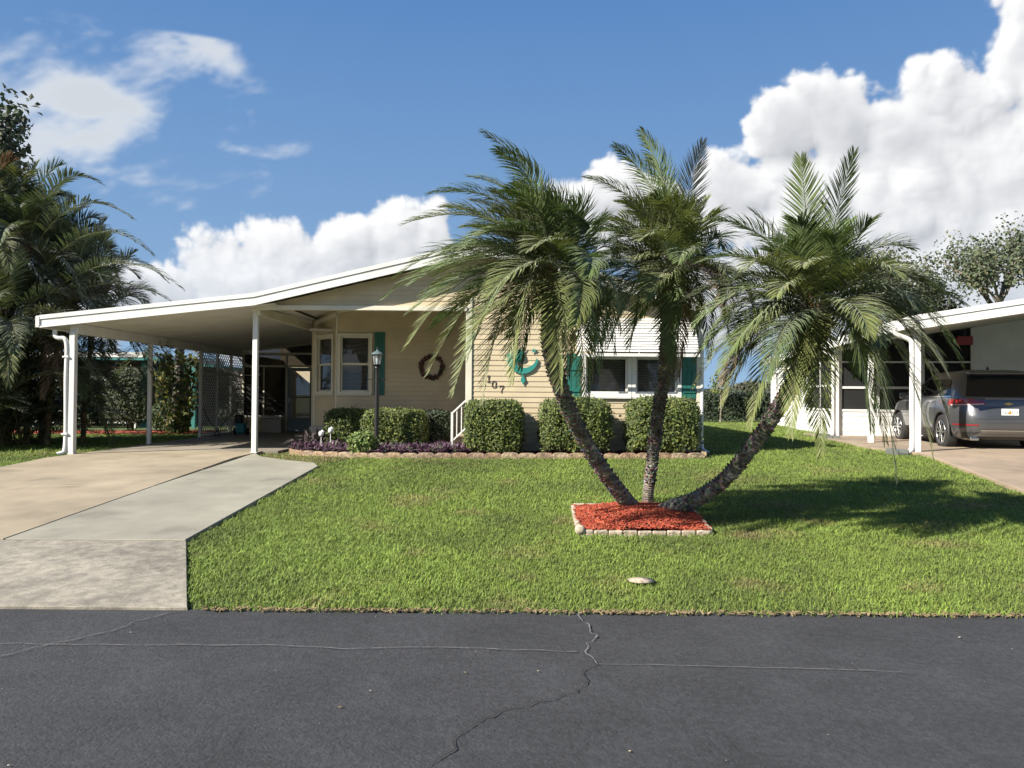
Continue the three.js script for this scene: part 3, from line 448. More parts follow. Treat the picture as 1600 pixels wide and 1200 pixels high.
// ---------------------------------------------------------------- the three leaning date palms
const GREEN = [.105, .158, .030], OLIVE = [.150, .180, .036], DEEP = [.072, .112, .026], DRY = [.19, .135, .075], PALE = [.16, .185, .055];
function datePalm(label, pts, radii, key, o) {
  const K = o.forward, sc = 1 - K; pts = pts.map(([x, y, z], i) => { const f = 1 - K * i / (pts.length - 1); return [x * f, 1.55 + (y - 1.55) * mix(1, f, sstep(0, .5, i / (pts.length - 1))), z * f]; });   // the trunks lean out over the lawn
  const r = rng(o.seed), t = thing('date_palm', label, 'palm tree', [pts[0][0], pts[0][1], pts[0][2]], 0, 'date palms leaning out of the mulch bed');
  const tr = trunk(pts, radii.map(q => q * .74), r, { stubs: 420, rings: 95, stubLen: .026, bump: .045, stubFrom: .12 }); part(t, 'trunk', tr.geo, barkM);
  const O = tr.top.clone(), dirUp = tr.dir.clone().lerp(UP, .6).normalize();
  // fibrous crown boss
  const gb = new GB(); for (let i = 0; i < 260; i++) { const a = r() * 6.28, h = r(), N = V3(Math.cos(a), 0, Math.sin(a)), p = O.clone().addScaledVector(dirUp, h * .42 - .34).addScaledVector(N, .08 + .05 * Math.sin(h * 3.1)), q = p.clone().addScaledVector(N, .05 + r() * .07).add(V3(0, .10 + r() * .14 - (r() < .4 ? .3 : 0), 0)), s = V3(-N.z, 0, N.x).multiplyScalar(.012); gb.quad(p.clone().add(s), p.clone().sub(s), q.clone().addScaledVector(s, -.4), q.clone().addScaledVector(s, .4), [.10 + r() * .12, .07 + r() * .08, .035 + r() * .04]); }
  part(t, 'crown_fibre', gb.geo(), M([1, 1, 1], { vertexColors: true, roughness: 1 }));
  const add = (tip, bend, c, opt = {}) => { const off = tip.clone().sub(O).setY(0).normalize().multiplyScalar(.05), P0 = O.clone().add(off).addScaledVector(dirUp, (r() - .3) * .2); part(t, 'frond', frond(P0, bend, tip, r, { col: c, wind: o.wind, ...opt }), frondM); };
  for (const [x, y, z, bx, by, bz, c, opt] of key) add(O.clone().add(V3(x, y, z).multiplyScalar(sc * 1.03)), O.clone().add(V3(bx, by, bz).multiplyScalar(sc * 1.03)), c ?? GREEN, opt);
  for (let i = 0; i < o.n; i++) {                      // the rest of the crown, young upright to old hanging
    const age = (i + .5) / o.n, az = i * 2.39996 + r() * .5, el = mix(1.4, -.05, age ** .95) + (r() - .5) * .2, L = o.len * (.82 + r() * .3) * mix(.85, 1, Math.sin(age * 3));
    const D = V3(Math.cos(az) * Math.cos(el), Math.sin(el), Math.sin(az) * Math.cos(el)).addScaledVector(dirUp, .15).addScaledVector(o.wind, .35).normalize();
    const mid = O.clone().addScaledVector(D, L * .55), tip = O.clone().addScaledVector(D, L * .80).add(V3(0, -L * mix(.10, .55, age), 0)).addScaledVector(o.wind, L * .55);
    const c = age > .985 ? DRY : [GREEN, OLIVE, OLIVE, DEEP][Math.floor(r() * 4)]; add(tip, mid, c, { droop: mix(.35, .7, age) });
  }
  return t;
}
// ---------------------------------------------------------------- palms, placed (x, y, z)
datePalm('date palm with the curved trunk bending over the round clipped bush', [[1.50, .16, -8.95], [1.28, .42, -8.92], [1.02, .76, -8.85], [.76, 1.17, -8.8], [.56, 1.62, -8.75], [.44, 2.05, -8.7], [.43, 2.5, -8.7], [.47, 2.82, -8.7]], [.125, .115, .105, .105, .11, .115, .125, .13], [
  [-.78, 1.62, .1, .0, 1.15, .1], [-.62, 1.30, .5, -.1, 1.1, .3], [-.95, 1.25, -.3, -.2, 1.1, -.1], [-1.35, .95, .1, -.45, 1.15, .1], [-1.6, .55, .4, -.6, .95, .25, OLIVE], [-1.75, .10, -.2, -.75, .85, -.1], [-1.85, -.25, .3, -.8, .7, .2], [-1.55, -.75, .5, -.8, .55, .3, OLIVE], [-1.35, -1.0, .2, -.75, .4, .1, OLIVE], [-1.05, -1.2, .6, -.65, .35, .4, PALE], [-.75, -1.30, .55, -.6, .2, .4, PALE], [-.45, -1.1, .75, -.45, .25, .6, OLIVE], [-1.2, -.55, -.5, -.6, .6, -.4, DEEP], [-.9, -.85, .75, -.5, .45, .6], [-.95, .2, .9, -.45, .75, .6], [-1.3, .35, -.8, -.6, .8, -.5], [.02, -1.15, .75, -.05, .35, .7, OLIVE], [.33, -1.35, .35, .25, .1, .35, OLIVE], [.45, -.95, .5, .38, .35, .4], [.62, -.75, .35, .45, .4, .25], [.75, -.5, -.2, .45, .45, -.1], [.5, -.7, -.7, .35, .4, -.5, DEEP], [.2, -1.0, -.6, .15, .3, -.6, DRY], [-.35, -.9, -.8, -.3, .35, -.7, DEEP],
], { forward: .11, seed: 21, n: 42, len: 1.55, wind: V3(-.42, -.02, .03) });
datePalm('date palm with the straight grey trunk standing between two leaning palms', [[1.66, .18, -9.45], [1.68, .50, -9.42], [1.72, .90, -9.38], [1.76, 1.35, -9.32], [1.82, 1.8, -9.28], [1.86, 2.3, -9.25], [1.90, 2.75, -9.22], [1.92, 2.98, -9.2]], [.095, .088, .088, .092, .096, .10, .11, .12], [
  [-.42, 1.62, .2, .0, 1.05, .1], [-.25, 1.45, -.2, .05, 1.0, -.1, DEEP], [.22, 1.42, .42, .08, .8, .12, [.16, .17, .13], { droop: .05, wind: V3(0, 0, 0), vee: .1 }], [.42, .95, -.2, .14, .6, -.1, OLIVE], [-1.05, 1.10, .2, -.25, .95, .1], [-.72, 1.42, .3, -.1, 1.0, .2], [-1.15, .62, -.2, -.35, .75, -.1], [-1.2, .38, .4, -.45, .65, .3], [-1.15, -.05, .3, -.5, .55, .2, OLIVE], [-.95, -.6, .5, -.5, .4, .3, DEEP], [-.6, -.85, .6, -.45, .3, .45, OLIVE], [-.7, -.8, -.5, -.4, .35, -.4, DEEP], [-.15, -1.0, .6, -.15, .3, .5], [.3, -.95, .45, .25, .3, .4, OLIVE], [.55, -.7, .3, .4, .4, .2], [.65, -.15, -.3, .4, .55, -.2, DEEP], [.4, -.6, -.6, .3, .4, -.5], [-.1, -1.25, .35, -.12, .1, .35, [.12, .11, .04]], [.12, -1.15, -.3, .12, .2, -.3, DRY],
], { forward: .06, seed: 33, n: 38, len: 1.48, wind: V3(-.32, -.02, .02) });
datePalm('date palm with the long trunk leaning toward the white house', [[1.60, .15, -8.85], [1.80, .27, -8.85], [2.10, .40, -8.82], [2.42, .62, -8.8], [2.72, .98, -8.78], [2.98, 1.38, -8.75], [3.20, 1.78, -8.72], [3.36, 2.2, -8.7], [3.42, 2.45, -8.7]], [.15, .13, .105, .10, .10, .105, .115, .13, .13], [
  [-.34, 1.62, .45, -.14, .9, .14, null, { droop: .08, vee: .15 }], [.20, 1.66, .48, .08, .95, .14, null, { droop: .08, vee: .15 }], [-.62, 1.25, -.3, -.2, .8, -.1], [.45, 1.1, -.2, .15, .75, -.1, null, { droop: .2 }], [-1.15, 1.05, .1, -.4, 1.0, .1], [-1.35, .55, .3, -.55, .85, .2], [-1.5, .15, -.2, -.65, .7, -.1, DEEP], [-1.3, -.35, .3, -.65, .5, .2], [-1.1, -.95, .3, -.6, .25, .2, PALE], [-1.35, -.75, .1, -.75, .3, .1, OLIVE], [-1.2, -.6, .55, -.65, .4, .4], [-.85, -1.15, .45, -.55, .15, .35, OLIVE], [-1.45, -.15, .45, -.7, .65, .3], [-.95, -.75, -.4, -.5, .35, -.3, DEEP], [-.45, -1.25, .5, -.35, .15, .4, OLIVE], [-.12, -1.45, .45, -.15, .05, .4, OLIVE], [.35, -1.2, .55, .3, .2, .5], [1.0, .75, .1, .4, .95, .1, OLIVE], [1.5, .15, .2, .75, .75, .1, [.10, .15, .03], { droop: .6 }], [1.45, -.5, .25, .85, .75, .2, [.10, .15, .03], { droop: .6 }], [1.25, -1.0, .3, .8, .55, .2, OLIVE], [1.1, -1.55, .35, .75, .4, .3, PALE], [.85, -1.35, -.2, .6, .4, -.2, OLIVE], [.65, -1.7, .45, .5, .2, .4, [.15, .19, .05]], [.15, -.95, -.6, .12, .3, -.5, DEEP], [.75, -.6, -.7, .5, .45, -.5, DEEP],
], { forward: .11, seed: 47, n: 44, len: 1.58, wind: V3(-.06, -.02, .02) });

// ---------------------------------------------------------------- mulch bed under the palms
const scatter = (name, geo, mat, n, place, parent = null, colf = null, label, cat) => { const m = new THREE.InstancedMesh(geo, mat, n), mt = new THREE.Matrix4(), q = new THREE.Quaternion(), e = new THREE.Euler(); m.castShadow = m.receiveShadow = true; m.name = parent ? name : numbered(name); for (let i = 0; i < n; i++) { const { p, s, rot } = place(i); e.set(...rot); q.setFromEuler(e); mt.compose(p, q, s); m.setMatrixAt(i, mt); if (colf) m.setColorAt(i, colf(i)); } m.userData = { kind: 'stuff' }; if (label) { m.userData.label = label; m.userData.category = cat; } (parent ?? scene).add(m); return m; };
const BED = [[.74, 9.26], [2.12, 9.28], [2.05, 7.96], [.70, 7.94]];
{
  const cx = 1.41, cd = 8.6, N = 22, bh = (x, d) => gy(x, d) + .03 + .09 * clamp(1 - Math.hypot((x - cx) / .75, (d - cd) / .75) ** 2) + .02 * fbm(x * 6, d * 6, 1, 2);
  const p = [], uv = [], ix = []; for (let j = 0; j <= N; j++) for (let i = 0; i <= N; i++) { const s = i / N, t = j / N, x = mix(mix(BED[0][0], BED[1][0], s), mix(BED[3][0], BED[2][0], s), t), d = mix(mix(BED[0][1], BED[1][1], s), mix(BED[3][1], BED[2][1], s), t); p.push(x, bh(x, d), -d); uv.push(x, d); if (i && j) { const a = (j - 1) * (N + 1) + i - 1, c = a + N + 1; ix.push(a, c, a + 1, a + 1, c, c + 1); } }
  const g = new THREE.BufferGeometry(); g.setAttribute('position', new THREE.Float32BufferAttribute(p, 3)); g.setAttribute('uv', new THREE.Float32BufferAttribute(uv, 2)); g.setIndex(ix); g.computeVertexNormals(); struct('mulch_bed', g, mulchM);
  const r = rng(8), chip = new THREE.BoxGeometry(1, .16, .16); const chipM = M([1, 1, 1], { roughness: .95 });
  scatter('bark_mulch', chip, chipM, 7500, () => { const s = r(), t = r(), x = mix(mix(BED[0][0], BED[1][0], s), mix(BED[3][0], BED[2][0], s), t), d = mix(mix(BED[0][1], BED[1][1], s), mix(BED[3][1], BED[2][1], s), t), l = .02 + r() * .05; return { p: V3(x, bh(x, d) + .006 + r() * .016, -d), s: V3(l, .012 + r() * .035, .03 + r() * .05), rot: [(r() - .5) * .5, r() * 6.28, (r() - .5) * .7] }; }, null, () => { const k = .5 + r() * 1.0, y = r() < .12 ? .09 : 0; return lin(.31 * k + y, (.044 + r() * .024) * k + y * .7, (.022 + r() * .01) * k + y * .4); }, 'shredded red bark mulch heaped round the palm trunks', 'mulch');
  const bd = thing('bed_border', 'low pale stone border round the square red mulch bed', 'garden border', [1.4, gy(1.4, 8.6), -8.6]);
  for (let e = 0; e < 4; e++) { const [ax, ad] = BED[e], [bx, bdp] = BED[(e + 1) % 4], L = Math.hypot(bx - ax, bdp - ad), n = Math.round(L / .155); for (let k = 0; k < n; k++) { const t = (k + .5) / n, x = mix(ax, bx, t), d = mix(ad, bdp, t), q = new RoundedBoxGeometry(.148, .09 + r() * .03, .055, 2, .02); q.rotateY(Math.atan2((bdp - ad), bx - ax) + (r() - .5) * .12); q.rotateX((r() - .5) * .12); q.translate(x, gy(x, d) + .008 + r() * .012 + (e === 2 ? -.018 : 0), -d); part(bd, 'stone', metreUV(q), paleStone[k % 2]); } }
  const knob = new THREE.SphereGeometry(.055, 12, 8); knob.translate(.71, gy(.7, 7.95) + .05, -7.94); part(bd, 'stone', metreUV(knob), paleStone[0]);
}
// ---------------------------------------------------------------- flower bed in front of the house
const EDGE = [[-4.42, 15.55], [-4.30, 15.1], [-4.02, 14.65], [-3.6, 14.28], [-3.1, 14.03], [-2.5, 13.86], [-1.8, 13.78], [-1, 13.76], [3.40, 13.72], [3.46, 13.78], [3.48, 14.6]];
const FBED = [...EDGE, [3.55, 14.75], [-.8, 14.75], [-.8, 17], [-3.86, 17], [-4.5, 17.6]];
{
  const s = new THREE.ShapeGeometry(new THREE.Shape(FBED.map(([x, d]) => new THREE.Vector2(x, d)))); const p = s.attributes.position; for (let i = 0; i < p.count; i++) p.setXYZ(i, p.getX(i), gy(p.getX(i), p.getY(i)) + .045, -p.getY(i)); const g = metreUV(s); g.computeVertexNormals();
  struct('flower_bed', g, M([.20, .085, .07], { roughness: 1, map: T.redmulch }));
  const r = rng(15); const ed = thing('bed_edging', 'curved row of tan scalloped concrete blocks edging the flower bed', 'garden edging', [0, gy(0, 13.8), -13.8]);
  let prev = null, acc = 0; const cv = new THREE.CatmullRomCurve3(EDGE.map(([x, d]) => V3(x, 0, -d)), false, 'centripetal'), L = cv.getLength(), n = Math.round(L / .30);
  for (let k = 0; k < n; k++) { const p0 = cv.getPointAt(k / n), p1 = cv.getPointAt((k + 1) / n), m = p0.clone().lerp(p1, .5), w = p0.distanceTo(p1) - .008, h = .088 + r() * .012; const sh = new THREE.Shape(); sh.moveTo(-w / 2, -.06); sh.lineTo(w / 2, -.06); sh.lineTo(w / 2, h - .035); sh.quadraticCurveTo(w * .42, h, w * .2, h); sh.lineTo(-w * .2, h); sh.quadraticCurveTo(-w * .42, h, -w / 2, h - .035); const g = new THREE.ExtrudeGeometry(sh, { depth: .075, bevelEnabled: true, bevelSize: .008, bevelThickness: .008, bevelSegments: 2, curveSegments: 5 }); g.translate(0, 0, -.04); g.rotateY(Math.atan2(-(p1.z - p0.z), p1.x - p0.x) + (r() - .5) * .05); g.translate(m.x, gy(m.x, -m.z) + (r() - .5) * .012, m.z); part(ed, 'block', metreUV(g), blockM[Math.floor(r() * 4)]); }
  const chip = new THREE.BoxGeometry(1, .16, .16), chipM = M([1, 1, 1], { roughness: .95 });
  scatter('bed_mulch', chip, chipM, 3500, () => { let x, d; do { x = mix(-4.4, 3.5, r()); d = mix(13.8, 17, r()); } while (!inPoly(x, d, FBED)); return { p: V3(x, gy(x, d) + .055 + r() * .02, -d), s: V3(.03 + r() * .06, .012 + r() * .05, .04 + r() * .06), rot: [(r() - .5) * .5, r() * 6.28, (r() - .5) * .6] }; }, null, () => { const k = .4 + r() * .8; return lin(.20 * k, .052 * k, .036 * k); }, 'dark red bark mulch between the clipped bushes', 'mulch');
  // purple ground cover
  const gb = new GB(); for (let i = 0; i < 15; i++) { const a = r() * 6.28, l = .07 + r() * .09, el = .25 + r() * 1.0, b = V3((r() - .5) * .05, 0, (r() - .5) * .05), D = V3(Math.cos(a) * Math.cos(el), Math.sin(el), Math.sin(a) * Math.cos(el)), S = V3(-Math.sin(a), 0, Math.cos(a)).multiplyScalar(.011), z = r() * .09; b.y += z; const m = b.clone().addScaledVector(D, l * .55), t = b.clone().addScaledVector(D, l).add(V3(0, -l * .25, 0)), c = jit([1, 1, 1], r, .6); gb.quad(b.clone().addScaledVector(S, .5), b.clone().addScaledVector(S, -.5), m.clone().sub(S), m.clone().add(S), c); gb.tri(m.clone().add(S), m.clone().sub(S), t, c); }
  scatter('ground_cover', gb.geo(), leafMat([1, 1, 1], { transmission: .15 }), 1100, () => { let x, d; do { x = mix(-4.3, -.8, r()); d = mix(13.9, 15.6, r()); } while (!inPoly(x, d, FBED) || inPoly(x + .1, d - .13, FBED) === false); const s = .8 + r() * .75; return { p: V3(x, gy(x, d) + .03, -d), s: V3(s, s, s), rot: [0, r() * 6.28, 0] }; }, null, () => { const q = r(), k = .6 + r() * .8; return q < .1 ? lin(.10 * k, .12 * k, .05 * k) : lin(.085 * k, .030 * k, .060 * k); }, 'purple leafy ground cover spreading through the flower bed', 'ground cover');
}
// clipped bushes
const HG = [[.11, .155, .020], [.08, .122, .018], [.145, .19, .024], [.055, .088, .016], [.19, .22, .035]];
function bush(name, label, cx, cd, w, h, dp, pow, n, seed, { cols = HG, size = .03, group, loose = .032, y0 = .03, cat = 'bush', stems = 7, gapTop = 0 } = {}) {
  const r = rng(seed), yb = gy(cx, cd) + y0, t = thing(name, label, cat, [cx, yb, -cd], 0, group);
  const fw = [h * dp, w * dp * .62, w * h], tot = fw[0] + fw[1] + fw[2];
  const surf = (k = 1) => { let q = r() * tot, u; const a = r() * 2 - 1, b = r() * 2 - 1, sg = r() < .5 ? -1 : 1; if (q < fw[0]) u = [sg, a, b]; else if (q < fw[0] + fw[1]) u = [a, 1, b]; else u = [a, b, sg];
    const m = Math.pow(u.reduce((z, v) => z + Math.abs(v) ** pow, 0), -1 / pow), v = u.map(z => z * m), N = V3(Math.sign(v[0]) * Math.abs(v[0]) ** (pow - 1) / w, Math.sign(v[1]) * Math.abs(v[1]) ** (pow - 1) / h, Math.sign(v[2]) * Math.abs(v[2]) ** (pow - 1) / dp).normalize(), lump = 1 + (fbm(v[0] * w * 4 + seed, v[1] * h * 4, v[2] * dp * 4, 3) - .5) * loose * 9;
    return [V3(v[0] * w / 2 * k * lump, (v[1] * .5 * k * (1 + (lump - 1) * .6) + .5) * h, v[2] * dp / 2 * k * lump), N]; };
  const gb = new GB(); leaves(gb, n, () => { const s = surf(.88 + r() * .14 + (r() < .10 ? .09 * r() : 0)); return s; }, r, size, cols); leaves(gb, Math.round(n * .45), () => surf(.6 + r() * .32), r, size * 1.15, cols.slice(0, 4));
  part(t, 'foliage', gb.geo(), hedgeM, false);
  const st = []; for (let i = 0; i < stems; i++) { const a = r() * 6.28, q = .08 + r() * .1; st.push(rod([[Math.cos(a) * q * w * .6, 0, Math.sin(a) * q * dp * .6], [Math.cos(a) * w * .2, h * .4, Math.sin(a) * dp * .2], [Math.cos(a) * w * .33, h * .85, Math.sin(a) * dp * .33]], .012, 5, 6)); } part(t, 'stem', merge(st), twigM, false);
  return t;
}
bush('clipped_hedge', 'square-cut green hedge beside the porch corner post', -.33, 14.28, 1.04, .99, .80, 5, 9500, 101, { group: 'clipped bushes before the front wall' });
bush('clipped_hedge', 'rounded green bush behind the curved palm trunk', 1.17, 14.27, 1.32, 1.04, .85, 3.4, 10500, 102, { group: 'clipped bushes before the front wall' });
bush('clipped_hedge', 'broad green hedge under the awning window at the house corner', 2.78, 14.27, 1.32, 1.04, .88, 4.2, 11500, 103, { group: 'clipped bushes before the front wall' });
bush('clipped_bush', 'rounded green bush behind the black lamp post', -2.30, 15.3, 1.22, .82, .9, 5, 8000, 104);
bush('clipped_bush', 'dark green bush below the porch window', -3.42, 16.2, .95, .82, .7, 4, 5000, 105, { cols: HG.slice(0, 4) });
bush('clipped_bush', 'small dark bush beside the white stair railing', -1.55, 16.0, .62, .78, .6, 3.2, 3000, 106, { cols: [[.03, .06, .02], [.045, .075, .025], [.02, .04, .016]] });
bush('variegated_shrub', 'small yellow-green shrub at the foot of the lamp post', -2.72, 14.15, .5, .42, .4, 2.3, 700, 107, { cols: [[.16, .24, .04], [.24, .30, .08], [.11, .18, .03]], size: .045, loose: .05 });
{ // dark bromeliad
  const r = rng(61), t = thing('cordyline', 'dark bronze strap-leaved plant in the corner of the flower bed', 'plant', [-4.1, gy(-4.1, 15.9), -15.9]); const gb = new GB();
  for (let i = 0; i < 90; i++) { const a = r() * 6.28, el = .3 + r() * 1.1, l = .35 + r() * .4, b = V3((r() - .5) * .35, .02, (r() - .5) * .35), D = V3(Math.cos(a) * Math.cos(el), Math.sin(el), Math.sin(a) * Math.cos(el)), S = V3(-Math.sin(a), 0, Math.cos(a)).multiplyScalar(.022), m = b.clone().addScaledVector(D, l * .6), e = b.clone().addScaledVector(D, l).add(V3(0, -l * .3, 0)), c = jit([.06, .035, .03], r, .8); gb.quad(b.clone().add(S), b.clone().sub(S), m.clone().sub(S), m.clone().add(S), c); gb.tri(m.clone().add(S), m.clone().sub(S), e, c); } part(t, 'foliage', gb.geo(), frondM, false);
  for (const [x, d, y] of [[-3.62, 14.72, .36], [-3.45, 14.75, .42]]) { const q = thing('garden_light', 'white ball garden light on a thin stake among the purple ground cover', 'garden light', [x, gy(x, d), -d], 0, 'white garden lights in the flower bed'); part(q, 'stake', rod([[0, 0, 0], [0, y, 0]], .008, 6, 2), white, false); const s = new THREE.SphereGeometry(.05, 14, 10); s.scale(1, 1.15, 1); s.translate(0, y + .04, 0); part(q, 'globe', s, white, false); const c = new THREE.ConeGeometry(.045, .04, 10); c.translate(.02, y + .1, 0); part(q, 'cap', c, white, false); }
}

// ---------------------------------------------------------------- lamp post, wreath, steps and railing
{
  const x = -2.54, d = 14.55, g0 = gy(x, d), t = thing('lamp_post', 'black lamp post with a glass lantern in front of the porch', 'lamp post', [x, g0, -d]);
  const lathe = (pts, n = 20) => metreUV(new THREE.LatheGeometry(pts.map(p => new THREE.Vector2(...p)), n));
  part(t, 'pole', lathe([[0, 0], [.062, 0], [.062, .12], [.048, .16], [.044, .5], [.040, 1.5], [.038, 1.62], [.05, 1.63], [.05, 1.66], [.03, 1.68], [0, 1.68]]), black, false);
  part(t, 'ladder_bar', rod([[-.17, 1.43, 0], [.17, 1.43, 0]], .009, 8, 2), black, false);
  const lan = part(t, 'lantern', lathe([[0, 1.68], [.075, 1.685], [.085, 1.70], [.085, 1.712], [0, 1.712]], 6), black, false);
  for (let i = 0; i < 6; i++) { const a = i * Math.PI / 3, c = Math.cos(a), s = Math.sin(a); part(lan, 'rib', bar([c * .072, 1.71, s * .072], [c * .098, 1.90, s * .098], .010), black, false); }
  part(lan, 'pane', lathe([[.066, 1.712], [.092, 1.895]], 6), M([.7, .74, .76], { transmission: .75, roughness: .3, thickness: 0 }), false);
  part(lan, 'roof', lathe([[0, 1.995], [.018, 1.99], [.025, 1.965], [.07, 1.945], [.125, 1.905], [.125, 1.893], [0, 1.893]], 6), M([.10, .14, .15], { roughness: .4 }), false); part(lan, 'finial', lathe([[0, 2.04], [.012, 2.03], [.014, 2.015], [.006, 2.0], [.016, 1.99], [0, 1.985]], 12), black, false);
  part(lan, 'bulb', lathe([[0, 1.86], [.022, 1.845], [.03, 1.81], [.022, 1.77], [.014, 1.715], [0, 1.712]], 12), M([.9, .9, .88], { roughness: .3 }), false);
}
{
  const r = rng(71), t = thing('wreath', 'dark leafy wreath with red berries on the shaded porch wall', 'wreath', [-1.76, 2.16, -PD + .05]); const ring = new THREE.TorusGeometry(.235, .028, 8, 40); part(t, 'vine_ring', metreUV(ring), twigM, false);
  const gb = new GB(); leaves(gb, 520, () => { const a = r() * 6.2832, b = r() * 6.28, N = V3(Math.cos(a) * Math.cos(b), Math.sin(a) * Math.cos(b), Math.sin(b)); return [V3(Math.cos(a) * .235, Math.sin(a) * .235, 0).addScaledVector(N, .03), N]; }, r, .03, [[.035, .04, .022], [.05, .05, .03], [.09, .045, .035], [.03, .03, .02]]); part(t, 'foliage', gb.geo(), hedgeM, false);
  const be = []; for (let i = 0; i < 40; i++) { const a = r() * 6.28, s = new THREE.IcosahedronGeometry(.011, 1); s.translate(Math.cos(a) * (.235 + (r() - .5) * .08), Math.sin(a) * (.235 + (r() - .5) * .08), .045 + r() * .02); be.push(s); } const b = part(t, 'berry', merge(be), M([.25, .045, .05], { roughness: .4 }), false); b.userData.kind = 'stuff';
}
{
  const g0 = gy(-1.1, 15.6), t = thing('porch_steps', 'pale masonry steps rising beside the square-cut hedge', 'steps', [-1.1, g0, -15.6]); const st = [];
  part(t, 'step', dbox(-1.38, -.82, g0, g0 + .12, 14.95, 16.2, .02), paleStone[0]); part(t, 'step', dbox(-1.10, -.82, g0 + .122, g0 + .30, 14.98, 16.2, .02), paleStone[1]); const k = part(t, 'step', dbox(-1.08, -.84, g0 + .302, g0 + .34, 14.96, 16.2, .015), paleStone[0]);
  const rl = thing('stair_railing', 'white metal stair railing beside the porch steps', 'railing', [-1.16, g0, -14.92]), d = 14.93, X0 = -1.15, X1 = -.74, y0 = g0 + .06, s = 1.05;
  part(rl, 'post', dbox(X0 - .022, X0 + .022, g0 + .02, g0 + .80, d - .022, d + .022, .006), white); part(rl, 'top_rail', bar([X0, g0 + .78, -d], [X1, g0 + .78 + (X1 - X0) * .95, -d], .04, .03), white); part(rl, 'bottom_rail', bar([X0, g0 + .24, -d], [X1, g0 + .24 + (X1 - X0) * .95, -d], .03, .03), white);
  for (const x of [-1.06, -.97, -.88, -.79]) part(rl, 'baluster', dbox(x - .009, x + .009, g0 + .24 + (x - X0) * .95, g0 + .78 + (x - X0) * .95, d - .009, d + .009), white);
}
// things standing in the carport
{
  const y = gy(-7.6, 21.6) + .03, t = thing('pressure_washer', 'teal and black pressure washer on wheels beside the lattice', 'pressure washer', [-7.62, y, -21.7]); const tl = M([.02, .20, .22], { roughness: .35 });
  part(t, 'tank', metreUV(new RoundedBoxGeometry(.26, .3, .26, 3, .06).translate(.05, .19, .05)), tl, false); part(t, 'motor', metreUV(new RoundedBoxGeometry(.2, .26, .22, 2, .04).translate(-.03, .44, -.02)), black, false);
  part(t, 'handle', rod([[-.13, .3, -.1], [-.13, .86, -.14], [-.08, .93, -.15], [.1, .93, -.15], [.15, .86, -.14], [.15, .3, -.1]], .014, 8, 30), black, false);
  for (const s of [-1, 1]) { const w = new THREE.CylinderGeometry(.1, .1, .05, 20); w.rotateZ(Math.PI / 2); w.translate(s * .17, .1, -.1); part(t, 'wheel', metreUV(w), rubber, false); }
  single('garden_hose', rod([[-7.75, y + .7, -21.75], [-8.0, y + .3, -21.4], [-8.1, y + .03, -21.1], [-7.9, y + .03, -20.95], [-8.15, y + .5, -20.72], [-8.22, y + .75, -20.66]], .011, 6, 60), black, 'thin black hose hanging from the lattice post', 'hose');
  const bn = thing('storage_bin', 'grey plastic storage bin by the screened wall', 'bin', [-7.1, gy(-7.1, 23.1) + .03, -23.1]); part(bn, 'tub', metreUV(new RoundedBoxGeometry(.55, .42, .4, 2, .03).translate(0, .21, 0)), M([.42, .40, .36]), false); part(bn, 'lid', metreUV(new RoundedBoxGeometry(.6, .05, .45, 2, .02).translate(0, .45, 0)), M([.52, .50, .46]), false);
  for (const [x, d] of [[-7.5, 25.0], [-6.7, 25.6]]) { const c = thing('patio_chair', 'pale patio chair behind the dark porch screen', 'chair', [x, .36, -d], .4, 'patio chairs in the screened porch'); const cm = M([.6, .6, .57]); part(c, 'seat', metreUV(new RoundedBoxGeometry(.48, .05, .46, 2, .02).translate(0, .42, 0)), cm, false); part(c, 'backrest', metreUV(new RoundedBoxGeometry(.48, .5, .05, 2, .02).translate(0, .72, -.24)), cm, false); for (const a of [-1, 1]) for (const b of [-1, 1]) part(c, 'leg', bar([a * .21, 0, b * .2], [a * .2, .42, b * .19], .035), cm, false); }
}

